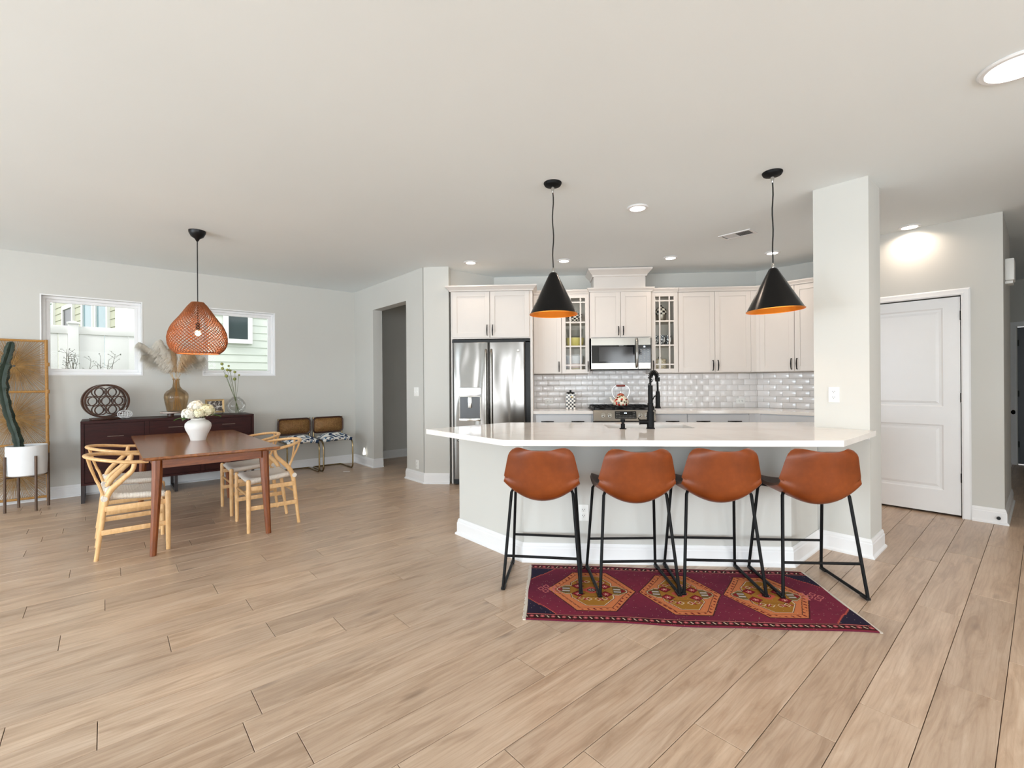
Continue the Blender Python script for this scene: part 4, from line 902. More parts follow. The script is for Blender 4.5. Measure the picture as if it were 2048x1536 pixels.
for k, (z, mm_, lb) in enumerate([(0, M('woven_straw', (150, 128, 76), .8, var=.3, vs=60), 'flat straw coloured basket at the bottom of the left glass cabinet'), (.062, florm('pink_pattern', (218, 190, 176), [(176, 80, 60), (200, 120, 90), (230, 210, 190)], 60, .4), 'pink patterned dish stacked on the straw basket'), (.116, checkm('gingham', 110, (140, 140, 142), (230, 228, 224)), 'grey checked stacked bowls at the bottom of the left glass cabinet')]):
    hh = (.058, .05, .10)[k]; dish(('straw_basket', 'patterned_dish', 'checked_bowl')[k], (.418, ys, 1.4015+z), [(.001, 0), (.10, 0), (.112, hh*.5), (.118, hh), (.112, hh), (.10, .01), (.001, .008)], mm_, lb, 'bowl' if k else 'basket')
sb = empty('sugar_pot', (1.553, ys, 2.0615), 0, label='checkered lidded pot on the top shelf of the right glass cabinet', category='pot')
obj('pot_base', MB().lathe([(.001, 0), (.05, 0), (.062, .03), (.066, .09), (.001, .09)], n=28), M('warm_steel', (150, 140, 126), .3, .7), sb); obj('pot_top', MB().lathe([(.066, .09), (.074, .11), (.070, .15), (.05, .185), (.02, .2), (.001, .202)], n=28), polarcheck('check_pot', 6, .028), sb)
obj('pot_knob', MB().sphere((0, 0, .21), .012, 12), blackp, sb)
for k, (x, dy_) in enumerate(((1.478, 0), (1.556, -.02), (1.64, 0))):
    mg = empty('patterned_mug', (x, ys-.02+dy_, 1.7485), 0, label='black and white patterned mug, %s of three in the right glass cabinet' % ('leftmost', 'middle', 'rightmost')[k], category='mug', group='black and white patterned mugs')
    obj('mug_body', MB().lathe([(.001, 0), (.034, 0), (.038, .01), (.038, .13), (.035, .13), (.033, .012), (.001, .01)], n=24), blackpat, mg)
    obj('mug_handle', MB().tube([(.012, -.036, .10), (.014, -.058, .09), (.014, -.058, .045), (.012, -.036, .035)], .005, 8), M('white_glaze', (232, 232, 230), .2), mg)
fc = empty('floral_canister', (1.533, ys, 1.4015), 0, label='cream flowered canister with a dark knob in the right glass cabinet', category='canister')
obj('canister_body', MB().lathe([(.001, 0), (.078, 0), (.084, .02), (.084, .15), (.001, .15)], n=32), floralc, fc); obj('lid', MB().lathe([(.086, .15), (.088, .16), (.06, .17), (.001, .174)], n=32), floralc, fc); obj('lid_knob', MB().sphere((0, 0, .186), .018, 14), blackp, fc)

# ---------------------------------------------------------------- bar stools
def make_stool(label):
    o = empty('bar_stool', (0, 0, 0), 0, label=label, category='bar stool', group='tan leather stools at the island')
    prof = [(.235, .608, .185), (.20, .614, .205), (.10, .594, .218), (0, .574, .222), (-.10, .558, .222), (-.165, .556, .222), (-.205, .582, .222), (-.222, .635, .224), (-.234, .70, .218), (-.247, .77, .203), (-.258, .825, .190), (-.264, .862, .180)]
    P = smooth_path([(a, b, c) for a, b, c in prof], 3); n = 20
    V = []; F = []; L = len(P)
    for i, (y, z, w_) in enumerate(P):
        s_ = i/(L-1); back = max(0, min(1, (s_-.42)/.25)); seat = 1-back
        for j in range(n+1):
            t = -1+2*j/n; e = abs(t)**2.2; 
            ww = w_
            if s_ > .90: ww = w_*(1-.20*((s_-.90)/.10)**2.2)
            if s_ < .06: ww = w_*(1-.14*((.06-s_)/.06)**2)
            x = ww*t; yy = y+.066*e*back; zz = z+.050*e*seat*min(1, s_*4+.35)+(-.012*e if s_ > .85 else 0)*((s_-.85)/.15 if s_ > .85 else 0)
            zz += .066*abs(t)**1.9*(math.cos(min(1, abs(s_-.50)/.30)*PI)*.5+.5)
            V.append((x, yy, zz))
    for i in range(L-1):
        for j in range(n): F.append((i*(n+1)+j, i*(n+1)+j+1, (i+1)*(n+1)+j+1, (i+1)*(n+1)+j))
    me = bpy.data.meshes.new('seat_shell'); me.from_pydata(V, [], F); me.materials.append(leather_in); me.materials.append(leather); me.shade_smooth()
    s = obj('seat_shell', me, None, o); md = s.modifiers.new('solid', 'SOLIDIFY'); md.thickness = .022; md.offset = -1; md.material_offset = 1
    me.flip_normals(); md = s.modifiers.new('bev', 'BEVEL'); md.width = .008; md.segments = 3; md.limit_method = 'ANGLE'; md.angle_limit = .9
    # seam welt across the back
    k = int(L*.50); W_ = []
    for j in range(n+1): x, y, z = V[k*(n+1)+j]; W_.append((x*1.0, y-.0015, z))
    obj('seam', MB().tube(W_, .0032, 6), leather, s)
    R = .0095
    for sx_ in (-1, 1):
        path = [(sx_*.12, -.10, .572), (sx_*.160, -.115, .598), (sx_*.180, -.128, .600), (sx_*.192, -.140, .578), (sx_*.234, -.226, .035), (sx_*.236, -.228, .014), (sx_*.236, -.212, .0095), (sx_*.236, .205, .0095), (sx_*.236, .222, .014), (sx_*.234, .222, .035), (sx_*.205, .155, .56), (sx_*.19, .145, .585), (sx_*.10, .14, .572)]
        obj('leg_loop', MB().tube(path, R, 10), blackm, o)
        for yy in (-.205, .195): obj('foot_pad', MB().box(sx_*.236-.013, sx_*.236+.013, yy-.03, yy+.03, .0, .014, ch=.003), blackp, o)
    obj('crossbar', MB().tube([(-.221, -.200, .198), (.221, -.200, .198)], .008, 10), blackm, o)
    obj('footrest', MB().tube([(-.225, .202, .200), (.225, .202, .200)], .008, 10), blackm, o)
    obj('seat_bracket', MB().tube([(-.12, -.10, .570), (.12, -.10, .570)], R*.8, 10).tube([(-.10, .14, .572), (.10, .14, .572)], R*.8, 10), blackm, o)
    return o
st0 = make_stool('tan leather bar stool at the left end, one foot off the rug')
def put_stool(o, x, y, rz, label): o.location = (x, y, .0065); o.rotation_euler = (0, 0, rz); o['label'] = label
scuff = M('scuff', (226, 176, 130), .6)
for i, (x, y, rz, lb) in enumerate([(-.005, 3.055, -.075, 'tan leather bar stool at the left end, one foot off the rug'), (.540, 3.02, .08, 'second tan leather bar stool from the left'), (1.060, 3.058, 0.0, 'third tan leather bar stool from the left'), (1.620, 3.045, 0.0, 'scratched tan leather bar stool at the right end beside the column')]):
    o = st0 if i == 0 else copy_tree(st0); put_stool(o, x, y, rz, lb)
    if i == 3: st3 = o
    if i == 0: stA = o
obj('scratch_mark', MB().tube([(-.055, -.2455, .765), (-.043, -.2430, .745), (-.031, -.2405, .725), (-.025, -.2375, .712)], [.0008, .0018, .0022, .0012], 6), scuff, [c for c in st3.children if c.name.startswith('seat_shell')][0])
obj('scratch_mark', MB().tube([(.118, -.232, .752), (.130, -.228, .757)], [.0015, .0028], 6), scuff, [c for c in stA.children if c.name.startswith('seat_shell')][0])

# ---------------------------------------------------------------- runner rug (colour pattern per face)
RX, RY = 1.785, .745
nx_, ny_ = 640, 272
X, Y = np.meshgrid((np.arange(nx_)+.5)/nx_*RX, (np.arange(ny_)+.5)/ny_*RY, indexing='xy')
rs = np.random.RandomState(3)
colr = np.zeros((ny_, nx_, 3)); 
def C3(c): return np.array(lin(c)[:3])
plum, plum2 = C3((100, 34, 56)), C3((126, 42, 62)); colr[:] = plum
nz = np.repeat(np.repeat(rs.rand(ny_//8+1, nx_//8+1), 8, 0), 8, 1)[:ny_, :nx_]; bl = np.clip(.5+.5*np.sin(X*5+1)*np.cos(Y*7), 0, 1)[..., None]; colr = plum*(1-bl)+plum2*bl
colr *= (.9+.2*nz[..., None]*.6+.08*rs.rand(ny_, nx_, 1))
def setm(mask, c): colr[mask] = c if np.ndim(c) == 1 else c[mask]
navy, orange, ochre, cream, red, dark = C3((28, 32, 52)), C3((204, 122, 76)), C3((160, 112, 40)), C3((226, 206, 178)), C3((132, 28, 34)), C3((52, 26, 26)); pink = C3((196, 110, 108)); salmon = C3((186, 86, 70)); olive = C3((112, 92, 48)); grey_ = C3((176, 168, 160))
q = lambda a, st: np.floor(a/st)*st
# corners, stepped
ym = Y-.065; yM = RY-.065-Y
for ex in (X, RX-X):
    for ey in (ym, yM):
        d_ = q(ex, .0085)/.15+q(ey, .0100)/.165; setm((d_ < 1.0) & (ey > 0), navy); setm((d_ >= 1.0) & (d_ < 1.06) & (ey > 0), salmon)
# medallions
for cx, hw_ in ((.383, .268), (.905, .244), (1.403, .249)):
    ax = np.abs(X-cx)*.226/hw_; ay = np.abs(Y-RY/2)
    def hexm(hw, hh, flat): return (ay < hh) & (ax < flat+(hw-flat)*(1-ay/hh))
    H1 = hexm(.226, .262, .095); setm(H1, orange)
    edge = hexm(.226, .262, .095) & ~hexm(.219, .254, .091); setm(edge, dark*1.5)
    band = hexm(.213, .248, .088) & ~hexm(.192, .226, .078)
    dots = (((np.floor((X+Y*.6)/.0125) % 3) == 0) & band & ((np.floor((Y-X*.2)/.012) % 3) != 0)) ; setm(dots & band, red*.6)
    setm(hexm(.189, .222, .078) & ~hexm(.186, .218, .076), dark)
    # inner stepped lozenge: octagon plus side arms
    def inner(k):
        oc = (ax < .108-k) & (ay < .200-k) & (ax+ay*.62 < .170-k*1.2)
        arm = (ay < .062-k) & (ax < .180-k) & (ax+ay*1.0 < .196-k)
        return oc | arm
    setm(inner(0), dark); setm(inner(.003), cream); setm(inner(.0065), ochre)
    arm_ = inner(.0065) & (ax > .108); setm(arm_, olive*1.1)
    setm((ax > .150) & (ax < .176) & (ay < .028*(1-(ax-.150)/.026)), red)
    for sg in (-1, 1): setm((ax > .112) & (ax < .148) & (np.abs((Y-RY/2)-sg*.017) < .0085), grey_*1.15); setm((ax > .108) & (ax < .150) & (np.abs(np.abs((Y-RY/2)-sg*.017)-.0105) < .002), dark)
    # centre flower
    r2 = np.hypot(ax, ay); setm((r2 < .045) & (ax+ay < .052), salmon*1.1); setm((r2 < .022), dark); setm((r2 < .018) & (((np.arctan2(Y-RY/2, X-cx)*8/PI/2) % 1) < .55), grey_); setm(r2 < .005, dark)
    # four corner roses
    for sx_ in (-1, 1):
        for sy_ in (-1, 1):
            rx, ry = X-cx-sx_*.082, Y-RY/2-sy_*.052; rr_ = np.hypot(rx, ry*1.0); setm((np.abs(rx)+np.abs(ry) < .038), red); setm((rr_ < .017) & (((np.arctan2(ry, rx)*5/PI/2) % 1) < .6), pink*1.2); setm(rr_ < .005, cream)
            setm((np.abs(np.abs(rx)+np.abs(ry)-.040) < .0018), dark)
            for (fx, fy, c_, w2) in ((.040, .118, red, .013), (.082, .108, red, .010)):
                lx, ly = X-cx-sx_*fx, Y-RY/2-sy_*fy; u2, v2 = (lx*sx_+ly*sy_)*S, (-lx*sx_+ly*sy_)*S
                setm((np.abs(u2)/.026+np.abs(v2)/w2 < 1), c_); setm((np.abs(u2)/.014+np.abs(v2)/(w2*.5) < 1), pink)
                setm((np.abs(np.abs(lx*sx_+.014)+np.abs(ly*sy_-.0)-.018) < .0022) & (lx*sx_ < 0), cream)
    setm((np.abs(ay-.088) < .0016) & (ax < .06), dark); setm((np.abs(ay-.088-(ax-.06)*(-1)) < .0022) & (ax > .05) & (ax < .085), dark)
# end motifs
for sd in (0, 1):
    xx = X if sd == 0 else RX-X; yy = Y-RY/2; m1 = np.zeros_like(X, bool)
    for cx_, cy_ in ((.075, 0), (.105, .032), (.105, -.032), (.135, 0)):
        dd = np.abs(xx-cx_)+np.abs(yy-cy_)*.8; m1 |= (np.abs(dd-.018) < .0035)
    for k_ in (-.045, -.015, .015, .045): m1 |= (np.abs(yy-k_) < .0035) & (xx > .155) & (xx < .195)
    m1 |= (np.abs(xx-.155) < .0035) & (np.abs(yy) < .048); setm(m1, pink*1.05)
# borders
for ey in (Y, RY-Y):
    setm(ey < .065, dark*.95); setm(ey < .012, C3((128, 40, 52))); setm((ey > .056) & (ey < .060), pink*1.1); setm((ey > .013) & (ey < .015), pink*.8)
    ph = (X/.058) % 1; rr_ = np.hypot((ph-.5)*.058, (ey-.035)); setm((rr_ < .0115), C3((176, 78, 84))); setm(rr_ < .005, C3((206, 130, 128)))
    ph2 = ((X+.029)/.058) % 1-.5; setm((np.abs(ph2*.058+(ey-.035)*.6) < .0035) & (np.abs(ey-.035) < .010), cream)
setm((rs.rand(ny_, nx_) < .004), cream*.7)
vx = np.linspace(0, RX, nx_+1); vy = np.linspace(0, RY, ny_+1); GX, GY = np.meshgrid(vx, vy, indexing='xy')
wob = .006*np.sin(GX*5.0)+.004*np.sin(GX*11+2); GYw = GY+wob; GXw = GX+.004*np.sin(GY*14)
top = np.stack([GXw, GYw, np.full_like(GX, .0062)+.0006*np.sin(GX*9)], -1).reshape(-1, 3)
N0 = len(top); idx = np.arange(N0).reshape(ny_+1, nx_+1)
quads = np.stack([idx[:-1, :-1], idx[:-1, 1:], idx[1:, 1:], idx[1:, :-1]], -1).reshape(-1, 4)
rim = np.concatenate([idx[0, :], idx[1:, -1], idx[-1, -2::-1], idx[-2:0:-1, 0]]); low = top[rim].copy(); low[:, 2] = 0.0005
sideq = np.array([[rim[(i+1) % len(rim)], rim[i], N0+i, N0+(i+1) % len(rim)] for i in range(len(rim))])
V = np.concatenate([top, low]); Fq = np.concatenate([quads, sideq])
me = bpy.data.meshes.new('pile'); me.vertices.add(len(V)); me.vertices.foreach_set('co', V.ravel()); me.loops.add(Fq.size); me.loops.foreach_set('vertex_index', Fq.ravel().astype(np.int32)); me.polygons.add(len(Fq)); me.polygons.foreach_set('loop_start', np.arange(0, Fq.size, 4).astype(np.int32)); me.update(calc_edges=True); me.validate()
ca = me.color_attributes.new('rug', 'FLOAT_COLOR', 'CORNER'); fc_ = np.concatenate([colr.reshape(-1, 3), np.tile(plum*.8, (len(sideq), 1))]); lc = np.concatenate([np.repeat(fc_, 4, 0), np.ones((Fq.size, 1))], 1); ca.data.foreach_set('color', lc.ravel())
t = NT('rug_wool'); a_n = t.new('ShaderNodeAttribute', attribute_name='rug'); nn_ = t.noise(t.co(), 500, 3); t.l(t.mix(.25, a_n.outputs['Color'], t.mix(nn_, a_n.outputs['Color'], lin((90, 50, 60))), 'MIX'), t.b.inputs['Base Color']); t.b.inputs['Roughness'].default_value = .95; t.b.inputs['Specular IOR Level'].default_value = .1; t.bump(nn_, .3, .002); me.materials.append(t.m)
RUG = empty('runner_rug', (-.105, 2.497, 0), -.02, label='plum runner rug with three gold medallions lying under the bar stools', category='rug')
obj('pile', me, None, RUG)
fr = MB(); random.seed(9)
for ex, sg in ((0, -1), (RX, 1)):
    y_ = 0
    while y_ < RY: fr.box(min(ex, ex+sg*rnd(.012, .022)), max(ex, ex+sg*.014), y_, y_+.004, .0005, .005); y_ += .0055
obj('fringe', fr, M('rug_fringe', (206, 196, 184), .95, var=.1), RUG, smooth=False, kind='stuff')

# ---------------------------------------------------------------- dining table and wishbone chairs
TB = empty('dining_table', uv(.652, 5.222)+(0,), R45, label='reddish brown wooden dining table with tapered legs', category='table')
hx, hy = .456, .972
obj('tabletop', MB().box(-hx, hx, -hy, hy, .732, .750).add([(-hx+.02, -hy+.02, .722), (hx-.02, -hy+.02, .722), (hx-.02, hy-.02, .722), (-hx+.02, hy-.02, .722), (-hx, -hy, .732), (hx, -hy, .732), (hx, hy, .732), (-hx, hy, .732)], [(3, 2, 1, 0), (0, 1, 5, 4), (1, 2, 6, 5), (2, 3, 7, 6), (3, 0, 4, 7)]), walnut, TB, smooth=False, bev=.0015)
ap = walnutleg
for a in ((-.335, .335, -.868, -.846), (-.335, .335, .846, .868)): obj('apron', MB().box(*a, .652, .722), woodm('walnut_apron', (94, 46, 18), (140, 76, 32), 6, (1.3, 12, 12), .35, bump=.06), TB, smooth=False)
for a in ((-.385, -.363, -.81, .81), (.363, .385, -.81, .81)): obj('apron', MB().box(*a, .652, .722), woodm('walnut_apron_long', (94, 46, 18), (140, 76, 32), 6, (12, 1.3, 12), .35, bump=.06), TB, smooth=False)
for sx_ in (-1, 1):
    for sy_ in (-1, 1):
        m_ = MB(); k = 8; V = []
        for z, r, ox in ((0, .021, .034), (.30, .027, .018), (.60, .034, .003), (.722, .037, 0)):
            for i in range(k): a = 2*PI*(i+.5)/k; V.append((sx_*(.362+ox*.9)+r*math.cos(a)*1.05, sy_*(.830+ox*.2)+r*math.sin(a)*1.05, z))
        F = [tuple(range(k))[::-1], tuple(3*k+i for i in range(k))]+[(j*k+i, j*k+(i+1) % k, (j+1)*k+(i+1) % k, (j+1)*k+i) for j in range(3) for i in range(k)]
        obj('leg', m_.add(V, F), walnutleg, TB, smooth=False, bev=.002)

def make_chair():
    o = empty('dining_chair', (0, 0, 0), 0)
    for s_ in (-1, 1):
        obj('leg', MB().tube([(.205, s_*.235, 0), (.205, s_*.235, .20), (.205, s_*.235, .44), (.205, s_*.235, .455)], [.0145, .0175, .0185, .012], 12), oak, o)
        obj('leg', MB().tube(smooth_path([(-.215, s_*.190, 0), (-.190, s_*.200, .20), (-.165, s_*.212, .40), (-.135, s_*.222, .50), (-.065, s_*.240, .58), (-.010, s_*.252, .64), (.004, s_*.258, .70)], 4), [.0140]*4+[.0165]*4+[.019]*4+[.0195]*4+[.018]*4+[.016]*4+[.013], 12), oak, o)
        obj('stretcher', MB().box(-.185, .205, s_*.222-.007, s_*.222+.007, .185, .222, ch=.004), oak, o)
        obj('seat_rail', MB().box(-.165, .20, s_*.225-.008, s_*.225+.008, .355, .392, ch=.004), oak, o)
    obj('stretcher', MB().tube([(.205, -.23, .315), (.205, .23, .315)], .010, 10), oak, o)
    obj('stretcher', MB().tube([(-.172, -.20, .30), (-.172, .20, .30)], .010, 10), oak, o)
    P = [(.085, -.262, .698), (.03, -.266, .702)]
    for i in range(15):
        t = -PI/2+PI*i/14; P.append((-.03-.245*math.cos(t), .268*math.sin(t), .706+.040*math.cos(t)))
    P += [(.03, .266, .702), (.085, .262, .698)]
    obj('armrest', MB().tube(smooth_path(P, 3), .0165, 12, flat=.78), oak, o)
    obj('back_splat', MB().tube(smooth_path([(-.172, 0, .425), (-.198, 0, .52), (-.214, 0, .56), (-.245, -.050, .66), (-.262, -.085, .74)], 4), [.011]*9+[.0085]*8, 8).tube(smooth_path([(-.198, 0, .52), (-.214, 0, .56), (-.245, .050, .66), (-.262, .085, .74)], 4), .0085, 8), oak, o)
    # woven seat: trapezoid, dished, rolled edges
    n = 14; V = []; F = []
    for i in range(n+1):
        for j in range(n+1):
            a, b = -1+2*i/n, -1+2*j/n; x = .020+.185*a; w_ = .213+.022*a; e = max(abs(a), abs(b)); z = .462-.020*(1-a*a)*(1-b*b)-.020*max(0, e-.8)/.2*max(0, e-.8)/.2+.012*b*b-.010*a; V.append((x, w_*b, z))
    for i in range(n):
        for j in range(n): k = i*(n+1)+j; F.append((k, k+n+1, k+n+2, k+1))
    me = me_from(MB().add(V, F), 'seat', cord); s = obj('seat', me, None, o); md = s.modifiers.new('solid', 'SOLIDIFY'); md.thickness = .036; md.offset = -1
    for s_ in (-1, 1): obj('cord_wrap', MB().tube([(-.168, s_*.20, .452), (-.168, s_*.235, .448)], .020, 10), cord, o)
    return o
c0 = make_chair()
for i, (u, v, rz, lb) in enumerate([(.155, 4.725, 0, 'blond wishbone chair at the left table side, nearest the camera'), (.152, 5.40, 0, 'blond wishbone chair at the left table side, behind the nearest one'),
                                    (1.120, 4.725, PI, 'blond wishbone chair at the right table side, nearest the camera'), (1.118, 5.43, PI, 'blond wishbone chair at the right table side, farther towards the sideboard')]):
    o = c0 if i == 0 else copy_tree(c0); x, y = uv(u, v); o.location = (x, y, 0); o.rotation_euler = (0, 0, R45+rz); tag(o, lb, 'chair', 'blond wishbone chairs round the dining table')

# cane backed chairs by the wall
def make_cane():
    o = empty('cane_chair', (0, 0, 0), 0); R = .0115     # local -y is the front
    for s_ in (-1, 1): pass
    path = []
    x = .215
    L = [(x, .175, .765), (x, .175, .56), (x, .168, .48), (x, .14, .442), (x, -.10, .442), (x, -.175, .440), (x, -.225, .415), (x, -.25, .365), (x, -.254, .28), (x, -.254, .10), (x, -.248, .045), (x, -.22, .016), (x, -.17, .0115), (x, .14, .0115), (x-.01, .185, .0115), (x-.045, .205, .0115)]
    full = L+[(-p[0], p[1], p[2]) for p in L[::-1]]
    obj('tube_frame', MB().tube(smooth_path(full, 3), R, 10), brass, o)
    obj('tube_frame', MB().tube([(-.215, .12, .442), (.215, .12, .442)], .008, 8), brass, o)
    def rr(w_, h_, r):
        P = []
        for cx, cz, a0 in ((w_-r, h_-r, 0), (-w_+r, h_-r, PI/2), (-w_+r, -h_+r, PI), (w_-r, -h_+r, 3*PI/2)): P += [(cx+r*math.cos(a0+PI/2*i/6), cz+r*math.sin(a0+PI/2*i/6)) for i in range(7)]
        return P
    P = [(a, .155+.02*(1-(a/.225)**2), b+.645) for a, b in rr(.222, .112, .052)]
    obj('back_frame', MB().tube(P, .0125, 10, closed=True), darkwood, o)
    Q = rr(.214, .104, .045); cn = MB(); n = len(Q); Vv = [(a, .155+.02*(1-(a/.225)**2), b+.645) for a, b in Q]; Vv.append((0, .175, .645))
    cn.add(Vv, [(i, (i+1) % n, n) for i in range(n)]); c_ = obj('cane_panel', cn, canem, o); md = c_.modifiers.new('s', 'SOLIDIFY'); md.thickness = .004
    sv = MB(); n = 14; V = []; F = []
    for i in range(n+1):
        for j in range(n+1):
            a, b = -1+2*i/n, -1+2*j/n; V.append((.222*a*(1-.04*b*b), -.045+.21*b,   .466+.072*(1-abs(a)**3)*(1-abs(b)**3)))
    for i in range(n):
        for j in range(n): k = i*(n+1)+j; F.append((k, k+n+1, k+n+2, k+1))
    s = obj('seat_cushion', me_from(MB().add(V, F), 'seat_cushion', ikat), None, o); md = s.modifiers.new('s', 'SOLIDIFY'); md.thickness = .045; md.offset = -1
    return o
k0 = make_cane()
for i, (u, v, lb) in enumerate([(2.090, 7.115, 'tubular cane back chair with blue patterned seat, nearer the sideboard'), (2.580, 7.115, 'tubular cane back chair with blue patterned seat, nearer the corner')]):
    o = k0 if i == 0 else copy_tree(k0); x, y = uv(u, v); o.location = (x, y, 0); o.rotation_euler = (0, 0, R45); tag(o, lb, 'chair', 'cane back chairs against the window wall')

# ---------------------------------------------------------------- sideboard
SB = empty('sideboard', uv(-.208, 6.82)+(0,), R45, label='long dark espresso sideboard under the windows', category='sideboard')
L_, D_ = 1.668, .48
obj('cabinet_body', MB().box(.012, L_-.012, .016, D_, .205, .862), espresso, SB, smooth=False)
obj('top_panel', MB().box(0, L_, 0, D_+.01, .858, .884), espresso, SB, smooth=False, bev=.002)
for a, b in ((0, .028), (L_-.028, L_)): obj('side_panel', MB().box(a, b, 0, D_, .19, .858), espresso, SB, smooth=False, bev=.001)
obj('bottom_panel', MB().box(.028, L_-.028, 0, D_, .19, .212), espresso, SB, smooth=False)
cw = (L_-.056)/3
for k in (1, 2): obj('divider', MB().box(.028+cw*k-.022, .028+cw*k+.022, .003, .02, .212, .858), espresso, SB, smooth=False, bev=.001)
hm = M('dark_pull', (96, 80, 72), .3, .9)
for k in range(3):
    a = .028+cw*k+(.006 if k == 0 else .025); b = .028+cw*(k+1)-(.006 if k == 2 else .025)
    for z0, z1 in (((.218, .852),) if k == 0 else ((.218, .428), (.434, .640), (.646, .852))):
        zs_ = [(z0, z1)]
        d = obj('door' if k == 0 else 'drawer', MB().box(a, b, .006, .022, z0, z1), espresso, SB, smooth=False, bev=.0015)
        zz = .72 if k == 0 else (z0+z1)/2+.02
        if k == 0: zz = .705
        obj('handle', MB().box((a+b)/2-.07, (a+b)/2+.07, -.012, -.006, zz, zz+.007).box((a+b)/2-.06, (a+b)/2-.054, -.008, .008, zz, zz+.006).box((a+b)/2+.054, (a+b)/2+.06, -.008, .008, zz, zz+.006), hm, d, smooth=False)
for x in (0, .82, L_-.03):
    f = MB(); f.box(x, x+.03, 0, .03, 0, .19).box(x, x+.03, D_-.03, D_, 0, .19).box(x, x+.03, .03, D_-.03, 0, .03)
    obj('leg', f, M('dark_metal_leg', (52, 46, 46), .35, .5), SB, smooth=False)
ZT = .8845
# wine rack
WR = empty('wine_rack', uv(.0, 7.05)+(ZT,), R45+.24, label='oval dark wood wine rack of round rings standing on the sideboard', category='wine rack')
obj('base', MB().box(-.135, .135, -.05, .06, 0, .022, ch=.004), darkwood, WR); obj('base_strap', MB().box(-.02, .02, -.045, .045, .02, .034), rattan, WR)
ow, oh, oc = .193, .182, .21
for y in (-.055, .065):
    P = [(ow*math.cos(2*PI*i/48), y, oc+oh*math.sin(2*PI*i/48)) for i in range(48)]
    m_ = MB().sweep(P, [(-.009, -.018), (.009, -.018), (.009, .018), (-.009, .018)], N=(0, -1, 0), closed=True); obj('oval_hoop', m_, darkwood, WR)
for (cx, cz) in [(-.052, .102), (.052, .102), (-.104, 0), (0, 0), (.104, 0), (-.052, -.102), (.052, -.102)]:
    cx *= 1.12; cz *= .98
    for y in (-.055, .065):
        P = [(cx+.052*math.cos(2*PI*i/28), y, oc+cz+.052*math.sin(2*PI*i/28)) for i in range(28)]
        obj('bottle_ring', MB().sweep(P, [(-.0048, -.010), (.0048, -.010), (.0048, .010), (-.0048, .010)], N=(0, -1, 0), closed=True), darkwood, WR)
# wire pumpkin
WP = empty('wire_pumpkin', uv(.165, 7.0)+(ZT,), R45, label='small white wire pumpkin ornament in front of the wine rack', category='ornament')
pw = MB()
for k in range(8):
    a = PI*k/8; pw.tube([((.068*math.cos(t)*math.cos(a)), (.068*math.cos(t)*math.sin(a)), .054+.050*math.sin(t)*(1-.18*math.exp(-(math.cos(t)*3)**2))) for t in [2*PI*i/24 for i in range(24)]], .0022, 6, closed=True)
for z, r in ((.03, .060), (.054, .068), (.080, .058)): pw.tube([(r*math.cos(2*PI*i/24), r*math.sin(2*PI*i/24), z) for i in range(24)], .002, 6, closed=True)
obj('wire_body', pw, trimm, WP); obj('wire_stem', MB().tube([(0, 0, .095), (.002, 0, .118), (.012, 0, .13)], .004, 8), trimm, WP)
# riser
RS = empty('pedestal_riser', uv(.597, 7.05)+(ZT,), R45, label='low dark pedestal board with a pale rim under the amber vase', category='riser')
obj('foot', MB().lathe([(.001, 0), (.038, 0), (.034, .01), (.034, .03), (.05, .04), (.001, .041)], n=28), darkwood, RS); obj('board', MB().lathe([(.001, .040), (.106, .040), (.106, .058), (.001, .059)], n=40), darkwood, RS); obj('rim', MB().lathe([(.104, .044), (.108, .044), (.108, .060), (.104, .060)], n=40, closed=True), stonem, RS)
# amber demijohn
AV = empty('amber_vase', uv(.655, 7.05)+(ZT+.0605,), R45, label='amber glass demijohn vase with pampas grass', category='vase')
ZV = ZT+.0605
obj('glass_body', MB().lathe([(.001, .004), (.085, .004), (.098, .012), (.118, .12), (.126, .175), (.122, .215), (.098, .25), (.062, .275), (.042, .305), (.034, .345), (.033, .385), (.038, .39), (.038, .402), (.032, .404)], n=40), amber, AV)
am = AV.children[0]; am.data = am.data.copy(); bm = bmesh.new(); bm.from_mesh(am.data); bmesh.ops.delete(bm, geom=[f for f in bm.faces if len(f.verts) > 4 and f.calc_center_median().z > .3], context='FACES'); bm.to_mesh(am.data); bm.free()
